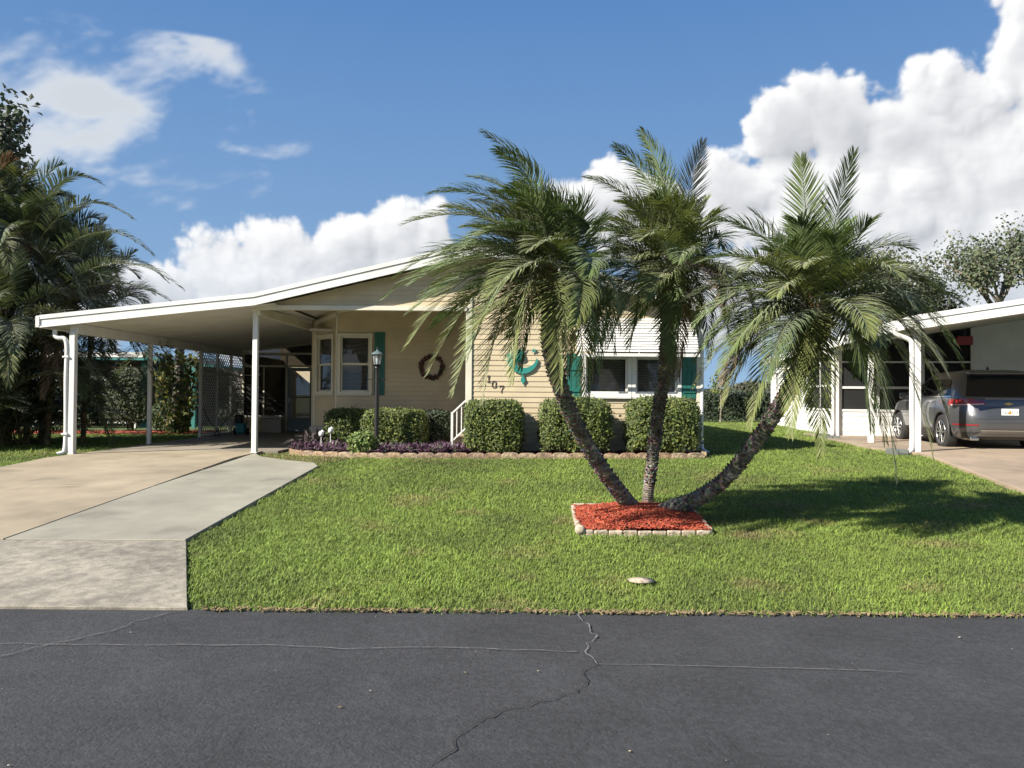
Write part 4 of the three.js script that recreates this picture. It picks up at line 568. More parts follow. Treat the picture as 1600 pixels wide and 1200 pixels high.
// ---------------------------------------------------------------- the white house next door
{
  const B = [7.6, .48, -14.5], tn_ = -.159, h = thing('white_house', 'white lap-sided house with a flat carport roof sheltering the grey car', 'house', B, tn_);
  const P = (n, g, m, par = h) => part(par, n, g, m, false);
  const rY = x => 2.60 + x * .155, solidWallM = whiteSiding[1];  // solid wall shares the plain white siding material
  const dk = P('roof', extrude([[-.2, rY(-.2) - .1], [9.5, rY(9.5) - .1], [9.5, rY(9.5)], [-.2, rY(-.2)]], 16.6, new THREE.Matrix4().makeTranslation(0, 0, -16.1)), white);
  for (const [a, b, o] of [[-.02, .075, .03], [.083, .215, .012], [.217, .24, .03]]) P('fascia', extrude([[-.2, rY(-.2) - b], [9.5, rY(9.5) - b], [9.5, rY(9.5) - a], [-.2, rY(-.2) - a]], .05, new THREE.Matrix4().makeTranslation(0, 0, .455 + o)), white, dk);
  P('gutter', box(-.27, -.195, rY(-.2) - .2, rY(-.2) + .012, -16.1, .5, .02), white, dk);
  P('carport_ceiling', extrude([[-.3, rY(-.3) - .2], [9.4, rY(9.4) - .2], [9.4, rY(9.4) - .19], [-.3, rY(-.3) - .19]], 16, new THREE.Matrix4().makeTranslation(0, 0, -15.9)), ceilingM);
  for (const z of [0, -2.9, -5.9]) P('post', box(-.055, .055, 0, 2.42, z - .055, z + .055, .012), white);
  P('beam', box(-.06, .06, 2.30, 2.42, -15.9, -.06, .008), white);
  const spout = (z, el) => { const s = P('downspout', rod([[-.4, 2.4, z], [-.39, 2.3, z], [-.12, 2.15, z], [-.1, 2.0, z], [-.1, 1.0, z], [-.1, .22, z], [-.13, .1, z + .03], [-.32, .05, z + .1]], .045, 10, 80), white); }; spout(.02); spout(-5.85);
  // wall behind the car: knee wall, windows, screens, then a solid wall
  const z0 = -5.95; sidedWall(h, [.06, 5.95], [3.3, 5.95], 0, () => .72, [], whiteSiding, 201, { lap: .2, thick: .06, world: false });
  const sw = P('screen_wall', merge([box(.06, .14, .72, 2.42, z0 - .04, z0 + .02), box(.06, 3.35, .72, .78, z0 - .04, z0 + .025), box(.06, 3.35, 1.32, 1.38, z0 - .04, z0 + .02), box(1.0, 1.07, .72, 2.42, z0 - .04, z0 + .02), box(2.1, 2.17, .72, 2.5, z0 - .04, z0 + .02), box(.06, 3.35, 2.0, 2.04, z0 - .04, z0 + .02), box(3.28, 3.36, 0, 2.9, z0 - .04, z0 + .02)]), white);
  P('screen', box(.1, 3.3, .75, 2.85, z0 - .02, z0 - .016), screenM, sw);
  P('solid_wall', extrude([[3.36, 0], [9.3, 0], [9.3, rY(9.3) - .2], [3.36, rY(3.36) - .2]], .11, new THREE.Matrix4().makeTranslation(0, 0, z0 - .1)), solidWallM);
  P('porch_back_wall', extrude([[.1, 0], [9.3, 0], [9.3, rY(9.3) - .2], [.1, rY(.1) - .2]], .1, new THREE.Matrix4().makeTranslation(0, 0, -9.4)), roomM); P('porch_floor', box(.06, 9.3, -.02, .02, -9.3, z0 - .05), roomM);
  // long side wall that catches the sun
  sidedWall(h, [0, 9.4], [0, 6.0], 0, () => .72, [], whiteSiding, 202, { lap: .25, thick: .06, world: false, flip: 1 });
  const sd = P('side_screen', merge([box(-.03, .03, .72, .78, -9.4, -6), box(-.03, .03, 1.38, 1.43, -9.4, -6), box(-.03, .03, .72, 2.4, -7.72, -7.66), box(-.03, .03, .72, 2.4, -9.45, -9.38)]), white); P('screen', box(-.004, .004, .75, 2.4, -9.4, -6), screenM, sd);
  const f2 = sidedWall(h, [0, 15.9], [0, 9.45], 0, () => 2.4, [[.9, 1.7, 1.0, 2.0]], whiteSiding, 203, { lap: .2, thick: .08, world: false });
  windowIn(h, f2, [.9, 1.7, 1.0, 2.0], { mat: white, world: false });
  P('back_wall', extrude([[.1, 0], [9.3, 0], [9.3, rY(9.3) - .2], [.1, rY(.1) - .2]], .05, new THREE.Matrix4().makeTranslation(0, 0, -15.95)), whiteSiding[0]); P('far_wall', box(9.2, 9.3, 0, 3.8, -15.9, -6), whiteSiding[0]);
  P('window_hood', box(-.3, -.02, 2.05, 2.1, -13.2, -12.1), white);
  P('slab_edge', box(-.35, .3, -.08, .02, -16, -5.9), M([.58, .46, .34], { map: T.concrete }));
  const L2W = v => v.clone().applyAxisAngle(UP, tn_).add(V3(...B));
  for (const z of [.22, -4.6, -5.55]) { const p = L2W(V3(-.42, .0, z)), s = thing('splash_block', z > 0 ? 'dark splash block under the downspout by the front carport post' : z > -5 ? 'small dark box on the slab edge beside the white knee wall' : 'dark splash block under the downspout at the corner of the white knee wall', 'splash block', [p.x, gy(p.x, -p.z), p.z], tn_ + .3); const m = M([.10, .11, .10], { roughness: .9 }); part(s, 'tray', metreUV(new RoundedBoxGeometry(.2, .05, .36, 1, .015).translate(0, .03, 0)), m, false); for (const a of [-1, 1]) part(s, 'side', metreUV(new RoundedBoxGeometry(.03, .11, .36, 1, .01).translate(a * .1, .06, 0)), m, false); part(s, 'side', metreUV(new RoundedBoxGeometry(.2, .11, .03, 1, .01).translate(0, .06, -.17)), m, false); }
  const p = L2W(V3(3.0, 2.55, -5.6)), rs = thing('red_sign', 'small red box sign hanging under the neighbouring carport ceiling', 'sign', [p.x, p.y, p.z], tn_); part(rs, 'box', metreUV(new RoundedBoxGeometry(.36, .22, .12, 2, .015)), M([.28, .022, .03], { roughness: .4 }), false); part(rs, 'bracket', bar([0, .1, 0], [0, .3, 0], .03), black, false);
}
// ---------------------------------------------------------------- the grey car
{
  const t = thing('suv', 'grey crossover car parked rear outward under the white carport', 'car', [9.77, .505, -15.98 + .13], -.17);
  const paint = M([.085, .087, .092], { roughness: .30, metalness: .5, clearcoat: 1, clearcoatRoughness: .04 }), dark = M([.012, .013, .014], { roughness: .05, specularIntensity: .7 }), clad = M([.03, .03, .031], { roughness: .6 }), chrome = M([.75, .75, .76], { metalness: 1, roughness: .12 }), alloy = M([.62, .63, .65], { metalness: 1, roughness: .25 });
  const LV = [[.24, .78, -3.45, .80], [.30, .88, -3.58, .87], [.40, .94, -3.64, .90], [.55, .965, -3.68, .915], [.70, .96, -3.66, .92], [.80, .925, -3.62, .92], [.90, .885, -3.55, .915], [.98, .865, -3.40, .905], [1.03, .845, -3.0, .895], [1.07, .825, -2.55, .88], [1.12, .79, -2.3, .862], [1.3, .665, -2.0, .80], [1.45, .565, -1.72, .735], [1.55, .49, -1.5, .68], [1.61, .40, -1.3, .62], [1.645, .2, -1.0, .5], [1.66, -.1, -.7, .3]];
  const lv = y => { let k = 0; while (k < LV.length - 2 && LV[k + 1][0] < y) k++; const a = LV[k], b = LV[k + 1], q = clamp((y - a[0]) / (b[0] - a[0])); return [0, 1, 2, 3].map(i => mix(a[i], b[i], q)); };
  const NE = 5.2, pt = (y, a) => { const [, zr, zf, w] = lv(y), e = 2 / NE, sg = v => Math.sign(v) * Math.abs(v) ** e; return V3(sg(Math.cos(a)) * w, y, (zr + zf) / 2 + sg(Math.sin(a)) * (zr - zf) / 2); };
  const K = 72, ys = []; for (const l of LV) ys.push(l[0]); const pos = [], ix = []; const full = []; for (let i = 0; i < ys.length - 1; i++) { full.push(ys[i], (ys[i] + ys[i + 1]) / 2); } full.push(ys[ys.length - 1]);
  for (const y of full) for (let k = 0; k < K; k++) { const p = pt(y, k / K * 6.28318); pos.push(p.x, p.y, p.z); }
  for (let i = 0; i < full.length - 1; i++) for (let k = 0; k < K; k++) { const a = i * K + k, b = i * K + (k + 1) % K; ix.push(a, a + K, b, b, a + K, b + K); }
  const c0 = pos.length / 3; pos.push(0, full[0], -1.3); const c1 = c0 + 1; pos.push(0, 1.66, -.4); for (let k = 0; k < K; k++) { ix.push(c0, k, (k + 1) % K); const a = (full.length - 1) * K; ix.push(c1, a + (k + 1) % K, a + k); }
  let body = new THREE.BufferGeometry(); body.setAttribute('position', new THREE.Float32BufferAttribute(pos, 3)); body.setIndex(ix); body.computeVertexNormals(); body.setAttribute('uv', new THREE.Float32BufferAttribute(new Float32Array(pos.length / 3 * 2), 2));
  const ev = new Evaluator(); ev.attributes = ['position', 'normal']; let br = new Brush(body); br.updateMatrixWorld();
  for (const s of [-1, 1]) for (const z of [0, -2.725]) { const c = new THREE.CylinderGeometry(.415, .415, .42, 36); c.rotateZ(Math.PI / 2); c.translate(s * .86, .37, z); const q = new Brush(c); q.updateMatrixWorld(); br = ev.evaluate(br, q, SUBTRACTION); }
  const bg = br.geometry; bg.clearGroups(); const B = part(t, 'body', bg, paint, false);
  const sx = (y, z) => { const [, zr, zf, w] = lv(y), q = Math.abs((z - (zr + zf) / 2) / ((zr - zf) / 2)); return w * Math.max(0, 1 - q ** NE) ** (1 / NE); }, rz = (x, y) => { const [, zr, zf, w] = lv(y); return (zr + zf) / 2 + (zr - zf) / 2 * Math.max(0, 1 - Math.abs(x / w) ** NE) ** (1 / NE); };
  // a patch that follows the body: corners in (s, y) with s = z on a side or x on the rear
  const patch = (fn, q, off, n = 10, m = 6) => { const P = [], I = []; for (let j = 0; j <= m; j++) for (let i = 0; i <= n; i++) { const u = i / n, v = j / m, s = mix(mix(q[0][0], q[1][0], u), mix(q[3][0], q[2][0], u), v), y = mix(mix(q[0][1], q[1][1], u), mix(q[3][1], q[2][1], u), v), p = fn(s, y, off); P.push(p.x, p.y, p.z); if (i && j) { const a = (j - 1) * (n + 1) + i - 1, c = a + n + 1; I.push(a, a + 1, c, a + 1, c + 1, c); } } const g = new THREE.BufferGeometry(); g.setAttribute('position', new THREE.Float32BufferAttribute(P, 3)); g.setIndex(I); g.computeVertexNormals(); return g; };
  const sideF = sg => (z, y, o) => V3(sg * (sx(y, z) + o), y, z), rearF = (x, y, o) => V3(x, y, rz(x, y) + o);
  for (const sg of [-1, 1]) {
    part(B, 'side_window', patch(sideF(sg), [[.30, 1.12], [-.28, 1.10], [-.28, 1.46], [.12, 1.44]], .006), dark, false); part(B, 'side_window', patch(sideF(sg), [[-.33, 1.10], [-1.15, 1.09], [-1.1, 1.47], [-.33, 1.46]], .006), dark, false); part(B, 'side_window', patch(sideF(sg), [[-1.2, 1.09], [-2.05, 1.10], [-1.5, 1.46], [-1.15, 1.47]], .006), dark, false);
    part(B, 'window_trim', patch(sideF(sg), [[.36, 1.085], [-2.1, 1.07], [-2.1, 1.095], [.36, 1.11]], .009, 20, 1), chrome, false);
    part(B, 'sill_cladding', patch(sideF(sg), [[-.46, .26], [-2.28, .26], [-2.28, .42], [-.46, .42]], .012, 16, 3), clad, false);
    for (const z of [0, -2.725]) { const arch = new THREE.TorusGeometry(.425, .022, 6, 30, Math.PI); arch.rotateY(Math.PI / 2); arch.translate(sg * .905, .37, z); part(B, 'arch_trim', arch, clad, false); }
    for (const z of [-.31, -1.18]) part(B, 'door_seam', patch(sideF(sg), [[z + .006, .42], [z - .006, .42], [z - .006, 1.08], [z + .006, 1.08]], .004, 1, 10), clad, false);
    part(B, 'door_handle', patch(sideF(sg), [[-.42, .98], [-.62, .98], [-.62, 1.01], [-.42, 1.01]], .025, 4, 1), chrome, false);
    part(B, 'mirror', metreUV(new RoundedBoxGeometry(.2, .14, .1, 3, .04).translate(sg * 1.0, 1.12, -1.98)), paint, false);
    const tl = part(B, 'tail_light', patch(rearF, [[sg * .905, .915], [sg * .38, .945], [sg * .44, 1.005], [sg * .885, 1.045]], .010, 16, 6), M([.22, .008, .012], { roughness: .12, clearcoat: 1, clearcoatRoughness: .03 }), false); part(tl, 'lens', patch(rearF, [[sg * .86, .918], [sg * .42, .944], [sg * .44, .962], [sg * .86, .938]], .014, 12, 2), M([.55, .45, .45], { roughness: .15 }), false); part(B, 'tail_light_side', patch(sideF(sg), [[.86, .92], [.50, 1.0], [.52, 1.05], [.8, 1.05]], .010, 10, 4), M([.2, .008, .012], { roughness: .12, clearcoat: 1 }), false);
    part(B, 'reflector', patch(rearF, [[sg * .86, .53], [sg * .55, .53], [sg * .55, .55], [sg * .86, .555]], .010, 8, 1), M([.25, .01, .015], { roughness: .2 }), false);
    part(B, 'exhaust', metreUV(new RoundedBoxGeometry(.16, .06, .12, 2, .02).translate(sg * .6, .27, .82)), chrome, false);
  }
  part(B, 'rear_window', patch(rearF, [[-.70, 1.10], [.70, 1.10], [.58, 1.50], [-.58, 1.50]], .008, 20, 8), dark, false);
  part(B, 'spoiler', metreUV(new RoundedBoxGeometry(1.16, .035, .22, 2, .015).rotateX(.1).translate(0, 1.565, .50)), paint, false);
  part(B, 'chrome_strip', patch(rearF, [[-.40, 1.045], [.40, 1.045], [.40, 1.06], [-.40, 1.06]], .01, 12, 1), chrome, false);
  part(B, 'tailgate_seam', patch(rearF, [[-.60, .665], [.60, .665], [.60, .675], [-.60, .675]], .005, 12, 1), clad, false);
  for (const sg of [-1, 1]) part(B, 'tailgate_seam', patch(rearF, [[sg * .625, .68], [sg * .615, .68], [sg * .635, .93], [sg * .645, .93]], .005, 1, 8), clad, false);
  part(B, 'bumper_cladding', patch(rearF, [[-.88, .27], [.88, .27], [.89, .40], [-.89, .40]], .012, 24, 4), clad, false);
  part(B, 'skid_plate', patch(rearF, [[-.62, .32], [.62, .32], [.5, .425], [-.5, .425]], .02, 18, 4), M([.10, .09, .08], { roughness: .45 }), false); part(B, 'skid_trim', patch(rearF, [[-.54, .425], [.54, .425], [.5, .445], [-.5, .445]], .024, 18, 1), M([.42, .40, .36], { metalness: .8, roughness: .3 }), false);
  part(B, 'plate_recess', patch(rearF, [[-.46, .70], [.46, .70], [.36, .90], [-.36, .90]], .004, 16, 5), M([.07, .075, .085], { roughness: .35, metalness: .5 }), false);
  const pc = document.createElement('canvas'); pc.width = 256; pc.height = 128; const cx = pc.getContext('2d'); cx.fillStyle = '#e9efe9'; cx.fillRect(0, 0, 256, 128); cx.fillStyle = '#d97a35'; cx.beginPath(); cx.arc(128, 68, 24, 0, 7); cx.fill(); cx.fillStyle = '#5b7d4a'; cx.fillRect(112, 34, 32, 14); cx.fillStyle = '#3f5d4c'; cx.font = 'bold 62px sans-serif'; cx.textAlign = 'center'; cx.fillText('Y40', 58, 90); cx.fillText('1TP', 200, 90);
  const ptx = new THREE.CanvasTexture(pc); ptx.colorSpace = THREE.SRGBColorSpace; const pg = new THREE.PlaneGeometry(.305, .152); pg.translate(0, .785, rz(0, .785) + .02); part(B, 'licence_plate', pg, M([1, 1, 1], { map: ptx, roughness: .4 }), false);
  part(B, 'badge', extrude([[-.075, -.012], [-.025, -.012], [-.025, -.026], [.025, -.026], [.025, -.012], [.075, -.012], [.075, .012], [.025, .012], [.025, .026], [-.025, .026], [-.025, .012], [-.075, .012]], .012, new THREE.Matrix4().makeTranslation(0, .955, rz(0, .955) + .004)), M([.62, .42, .16], { metalness: 1, roughness: .3 }), false);
  const fin = new THREE.ConeGeometry(.05, .08, 12); fin.scale(.6, 1, 1.6); fin.translate(.02, 1.69, -.1); part(B, 'antenna_fin', fin, black, false);
  for (const sg of [-1, 1]) for (const z of [0, -2.725]) {
    const g = new THREE.Group(); const ty = new THREE.LatheGeometry([[.235, -.11], [.30, -.115], [.345, -.10], [.362, -.07], [.364, 0], [.362, .07], [.345, .10], [.30, .115], [.235, .11]].map(p => new THREE.Vector2(...p)), 40); ty.rotateZ(Math.PI / 2); ty.translate(sg * .80, .366, z); const w = part(t, 'wheel', ty, rubber, false);
    const dish = new THREE.CylinderGeometry(.238, .238, .16, 32); dish.rotateZ(Math.PI / 2); dish.translate(sg * .78, .366, z); part(w, 'drum', dish, clad, false); const rim = new THREE.TorusGeometry(.232, .014, 8, 40); rim.rotateY(Math.PI / 2); rim.translate(sg * .905, .366, z); part(w, 'rim', rim, alloy, false);
    for (let k = 0; k < 10; k++) { const a = Math.floor(k / 2) * 1.2566 + (k % 2 ? .19 : -.19), q = bar([sg * .902, .366 + Math.cos(a * 1) * .045, z + Math.sin(a) * .045], [sg * .902, .366 + Math.cos(a + (k % 2 ? .1 : -.1)) * .225, z + Math.sin(a + (k % 2 ? .1 : -.1)) * .225], .034, .03); part(w, 'spoke', q, alloy, false); }
    const hub = new THREE.CylinderGeometry(.055, .055, .03, 20); hub.rotateZ(Math.PI / 2); hub.translate(sg * .905, .366, z); part(w, 'hub', hub, alloy, false);
  }
}
console.log('built houses', scene.children.length);

// ---------------------------------------------------------------- big areca palm clump beyond the carport
{
  const r = rng(303), g0 = .3, t = thing('areca_palm', 'tall dense clump of feathery palms beside the carport', 'palm clump', [-11.4, g0, -17.5]);
  const stem = [[-12.2, 17.2, 5.1], [-11.7, 16.4, 3.6], [-11.0, 17.0, 4.4], [-10.6, 17.8, 4.4], [-9.9, 17.4, 3.2], [-11.4, 18.4, 5.3], [-12.4, 18.2, 5.7], [-9.7, 18.5, 3.0], [-10.5, 16.4, 2.6], [-13.0, 17.0, 5.0], [-11.0, 19.0, 4.6], [-11.8, 17.6, 5.4], [-9.5, 17.8, 2.2], [-13.2, 18.4, 5.3], [-11.3, 16.0, 1.9], [-12.4, 16.2, 2.6], [-10.2, 18.9, 3.8], [-12.0, 15.8, 1.4], [-13.4, 16.3, 3.4], [-12.9, 19.2, 5.2], [-10.9, 17.4, 2.9], [-11.9, 17.0, 2.6], [-10.3, 17.9, 1.8], [-12.7, 17.4, 3.6], [-11.2, 18.0, 3.3], [-9.9, 17.0, 1.4], [-13.6, 17.5, 2.8], [-12.2, 18.7, 4.2]];
  stem.filter(q => !(q[0] > -10.25 && q[2] < 2.9)).forEach(([x, d, h], s) => { x -= .55;
    const lx = (x + 11.6) * .24 + (r() - .5) * .3, lz = (r() - .5) * .4, top = V3(x + lx, g0 + h, -d + lz); const tr = trunk([[x, g0 - .05, -d], [x + lx * .3, g0 + h * .5, -d + lz * .4], [top.x, top.y, top.z]], [.065, .055, .045], r, { rings: 22, seg: 9, bump: .05, cols: [[.75, .68, .42], [.55, .5, .3]] }); part(t, 'stem', tr.geo, barkM);
    const n = 22; for (let i = 0; i < n; i++) { const age = (i + .5) / n, az = i * 2.4 + r() + s, el = mix(1.35, -.1, age), L = 2.0 + r() * .8, D = V3(Math.cos(az) * Math.cos(el), Math.sin(el), Math.sin(az) * Math.cos(el)), mid = top.clone().addScaledVector(D, L * .6), tip = top.clone().addScaledVector(D, L * .85).add(V3(0, -L * mix(.1, .75, age), 0)); const c = r() < .05 ? [.17, .10, .045] : [[.048, .074, .018], [.062, .088, .020], [.036, .056, .015], [.11, .13, .030]][Math.floor(r() * 4)]; part(t, 'frond', frond(top.clone().addScaledVector(D, .03), mid, tip, r, { n: 56, lmax: .52, w: .0125, col: c, rach: [.22, .20, .06], vee: .45, droop: .45, rr: .014, bare: .2 }), frondM); }
  });
  const reach = (o, b, e) => part(t, 'frond', frond(V3(...o), V3(...b), V3(...e), r, { n: 50, lmax: .5, w: .016, col: [.055, .075, .02], rach: [.22, .20, .06], droop: .45, rr: .014, bare: .15 }), frondM);
  reach([-10.3, 3.6, -17], [-8.6, 5.0, -16.7], [-7.0, 3.75, -16.4]); reach([-10.3, 3.5, -17.2], [-8.8, 4.4, -17], [-7.4, 3.5, -16.9]); reach([-10.4, 4.2, -17], [-9.1, 5.7, -16.8], [-7.7, 4.5, -16.5]); reach([-10.6, 4.6, -17], [-9.7, 6.3, -16.9], [-8.2, 5.3, -16.6]); reach([-10.8, 4.9, -17.2], [-10.2, 6.8, -17], [-9.0, 6.1, -16.8]); reach([-10.3, 3.8, -17.4], [-9.0, 5.2, -17.5], [-7.9, 4.1, -17.6]);
  for (let i = 0; i < 420; i++) { // low suckers
    const a = r() * 6.28, R = Math.sqrt(r()), P = V3(-12.5 + Math.cos(a) * R * 1.8, g0, -17.4 + Math.sin(a) * R * 1.7), az = r() * 6.28, el = .6 + r() * .85, L = 1.2 + r() * 2.9, D = V3(Math.cos(az) * Math.cos(el), Math.sin(el), Math.sin(az) * Math.cos(el)); part(t, 'frond', frond(P, P.clone().addScaledVector(D, L * .65), P.clone().addScaledVector(D, L).add(V3(Math.cos(az) * .3, -L * .4, Math.sin(az) * .3)), r, { n: 26, lmax: .42, w: .015, col: [[.05, .078, .018], [.078, .10, .022], [.034, .056, .015]][i % 3], rach: [.16, .15, .05], droop: .4, bare: .3 }), frondM);
  }
}
// ---------------------------------------------------------------- broadleaf trees
function tree(label, x, d, h, spread, seed, { cols = [[.05, .075, .03], [.035, .055, .024], [.075, .10, .04]], leaf = .13, n = 90, per = 60, trunkR = .22, clump = .75, group, lean = 0, bark = treeBark } = {}) {
  const r = rng(seed), y0 = gy(x, d), t = thing('broadleaf_tree', label, 'tree', [x, y0, -d], 0, group), limbs = [], tips = []; limbs.push(metreUV(new THREE.TubeGeometry(new THREE.CatmullRomCurve3([V3(0, -.2, 0), V3(lean * .3, h * .25, 0), V3(lean * .6, h * .5, .1)]), 8, trunkR, 8)));
  const grow = (p, D, L, R, lev) => { const m = p.clone().addScaledVector(D, L * .5).add(V3((r() - .5) * L * .2, L * .04, (r() - .5) * L * .2)), e = p.clone().addScaledVector(D, L); limbs.push(metreUV(new THREE.TubeGeometry(new THREE.CatmullRomCurve3([p, m, e]), 5, R, 5))); if (lev === 0) { tips.push(e, m); return; } const k = 3 + Math.floor(r() * 2); for (let i = 0; i < k; i++) { const a = r() * 6.28, N = D.clone().add(V3(Math.cos(a) * spread, .15 + r() * .35, Math.sin(a) * spread)).normalize(); grow(p.clone().lerp(e, .55 + .45 * r()), N, L * (.58 + r() * .22), R * .58, lev - 1); } if (lev < 2) tips.push(e); };
  for (let i = 0; i < 4; i++) { const a = i * 1.57 + r(); grow(V3(lean * .45 * (.7 + .1 * i), h * (.32 + .06 * i), 0), V3(Math.cos(a) * spread * .8, .95, Math.sin(a) * spread * .8).normalize(), h * .26, trunkR * .6, 2); }
  part(t, 'trunk', merge(limbs), bark, false); const gb = new GB(); while (tips.length > n) tips.splice(Math.floor(r() * tips.length), 1);
  for (const p of tips) { const k = .5 + r() * .9; leaves(gb, Math.round(per * k), () => { const N = V3(r() - .5, r() - .5, r() - .5).normalize(); return [p.clone().addScaledVector(N, clump * k * Math.cbrt(r())), N.clone().add(V3(0, .5, 0)).normalize()]; }, r, leaf, cols, { long: 1.25 }); } part(t, 'crown', gb.geo(), hedgeM, false); return t;
}
tree('open-crowned tree with pale forked limbs beyond the neighbouring carport roof', 26.2, 41, 10.4, .62, 501, { leaf: .135, n: 150, per: 60, clump: .8, trunkR: .20, cols: [[.085, .115, .045], [.06, .085, .035], [.12, .14, .06]] });
tree('loose leafy tree rising behind the leaning palm and white roof', 20.6, 42, 9.6, .62, 502, { leaf: .135, n: 130, per: 55, clump: .85, trunkR: .18, cols: [[.09, .11, .045], [.065, .085, .036], [.13, .14, .065]] });
tree('small dark tree between two taller trees beyond the white roof', 23.3, 43, 7.6, .65, 503, { leaf: .14, n: 100, per: 55, clump: .75, trunkR: .16, cols: [[.035, .055, .024], [.028, .045, .02], [.06, .08, .03]] });
[[-26, -24, 9.5], [-21, -27, 8.5], [-16, -24, 9], [-11.5, -26, 9.4], [-7, -23, 8.6], [-1.5, -27, 9], [4, -25, 8.4], [9, -24, 9.2], [14, -27, 9.6], [19, -28, 10]].forEach(([x, d, h], i) => tree('leafy street tree on the far side of the road, mirrored in the porch windows', x, d, h, .75, 520 + i, { leaf: .34, n: 100, per: 60, clump: 1.4, group: 'street trees across the road' }));
tree('tall dark-leaved tree rising behind the palm clump', -20.4, 27.5, 11.6, .45, 504, { leaf: .2, n: 120, per: 70, clump: .8, cols: [[.025, .045, .016], [.035, .058, .02], [.018, .034, .012]] });
// ---------------------------------------------------------------- beyond the carport: sheds, lattice, shrubs
{
  const d = 28, y0 = .28, t = thing('green_carport', 'neighbouring carport with white roof edge, brown soffit and teal posts', 'carport', [-15, y0, -d - 2]); const soff = M([.17, .10, .06], { roughness: .9, map: T.bark }), tg = M([.03, .17, .16], { roughness: .6 });
  const rf = part(t, 'roof', dbox(-24, -13.05, 2.80, 2.98, d - .6, d + 7), white); part(rf, 'fascia', dbox(-24, -13.0, 2.70, 2.80, d - .58, d - .5), tg); part(t, 'soffit', dbox(-24, -13.1, 2.66, 2.69, d - .4, d + 7), soff);
  for (const x of [-17.2, -13.3]) part(t, 'post', dbox(x - .1, x + .1, y0, 2.66, d - .1, d + .1, .01), tg); part(t, 'header', dbox(-23, -13.2, 2.25, 2.5, d + .1, d + .2), M([.20, .12, .08], { map: T.bark })); part(t, 'back_wall', dbox(-23, -10.5, y0, 2.65, d + 5.5, d + 5.6), M([.09, .07, .06]));
  const rw = part(t, 'wing_roof', bar([-13.0, 2.78, -d - .9], [-10.6, 2.5, -d - .9], 3.0, .1), tg); part(t, 'post', dbox(-11.28, -11.14, y0, 2.5, 27.2, 27.34, .01), tg); part(t, 'brace', bar([-11.2, 2.05, -27.27], [-11.7, 2.55, -27.27], .08), tg);
  const lp = thing('lattice_fence', 'white diamond lattice panel behind the shrubs', 'lattice fence', [-15.2, y0, -27.6]), gs = [], P = .16, W0 = -17.0, W1 = -13.45, lo = .5, hi = 2.12; for (const s of [-1, 1]) for (let c = -4.5; c < 4.5; c += P) { let a = W0, b = W1; const x0 = s > 0 ? W0 + (lo - c) : W0 - (lo - c) + 0, x1 = s > 0 ? W0 + (hi - c) : W0 - (hi - c); a = Math.max(a, Math.min(x0, x1)); b = Math.min(b, Math.max(x0, x1)); if (b - a < .05) continue; const f = x => c + s * (x - W0); gs.push(bar([a, f(a), -27.6 + s * .006], [b, f(b), -27.6 + s * .006], .055, .011, .001)); }
  const pn = part(lp, 'slats', merge(gs), white); pn.name = 'lattice'; part(lp, 'frame', merge([dbox(W0, W1, lo - .05, lo, 27.55, 27.63), dbox(W0 - .06, W0, y0, hi, 27.55, 27.63), dbox(W1, W1 + .06, y0, hi, 27.55, 27.63)]), white);
  bush('leafy_shrub', 'dark rounded shrub before the lattice next to the carport post', -14.1 + .6, 24.3, 1.5, 1.75, 1.3, 3, 5500, 301, { cols: [[.022, .04, .014], [.035, .058, .018], [.05, .08, .022]], size: .05, loose: .05, cat: 'shrub' });
  bush('leafy_shrub', 'tall open shrub with bare stems before the white lattice', -11.75, 24.0, 1.55, 2.0, 1.3, 2.6, 4800, 302, { cols: [[.05, .075, .026], [.07, .09, .03], [.035, .055, .02]], size: .05, loose: .06, cat: 'shrub', stems: 14 });
  bush('leafy_shrub', 'low green shrub at the foot of the carport post', -10.6, 23.6, .8, .9, .8, 2.4, 1500, 304, { cols: [[.05, .085, .024], [.08, .12, .03]], size: .05, loose: .05, cat: 'shrub' });
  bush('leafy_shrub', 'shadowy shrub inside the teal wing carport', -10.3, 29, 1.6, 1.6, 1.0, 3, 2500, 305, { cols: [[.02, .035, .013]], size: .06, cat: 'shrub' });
  // palm trunk wrapped in golden vine
  const r = rng(88), x = -9.95, dd = 22.9, v = thing('vine_palm', 'palm trunk wrapped in golden broad-leaved vine', 'palm tree', [x, .3, -dd]); const tr = trunk([[x, .25, -dd], [x + .05, 1.5, -dd], [x + .1, 2.9, -dd]], [.15, .13, .12], r, { rings: 25, seg: 10 }); part(v, 'trunk', tr.geo, barkM);
  const gb = new GB(); leaves(gb, 900, () => { const a = r() * 6.28, y = r(), R = .22 + .32 * Math.sin(Math.PI * clamp(1.05 - y * .75)) + r() * .1, N = V3(Math.cos(a), .1, Math.sin(a)).normalize(); return [V3(x + .05 + Math.cos(a) * R, .35 + y * 2.3, -dd + Math.sin(a) * R), N.add(V3(0, -.3, 0))]; }, r, .11, [[.09, .13, .02], [.20, .20, .035], [.05, .085, .018], [.28, .25, .06], [.04, .065, .015]], { long: 1.3, tilt: .6 }); part(v, 'vine', gb.geo(), hedgeM);
  for (let i = 0; i < 20; i++) { const az = i * 2.4, el = mix(1.0, -.1, i / 20), L = 2.0 + r() * .6, O = tr.top, D = V3(Math.cos(az) * Math.cos(el), Math.sin(el), Math.sin(az) * Math.cos(el)); part(v, 'frond', frond(O.clone(), O.clone().addScaledVector(D, L * .6), O.clone().addScaledVector(D, L * .85).add(V3(0, -L * .5 * (i / 20 + .2), 0)), r, { n: 34, lmax: .42, w: .014, col: i % 5 === 0 ? [.26, .18, .05] : [.075, .10, .03], droop: .5 }), frondM); }
  const chip = new THREE.BoxGeometry(1, .16, .16), chipM = M([1, 1, 1], { roughness: .95 });
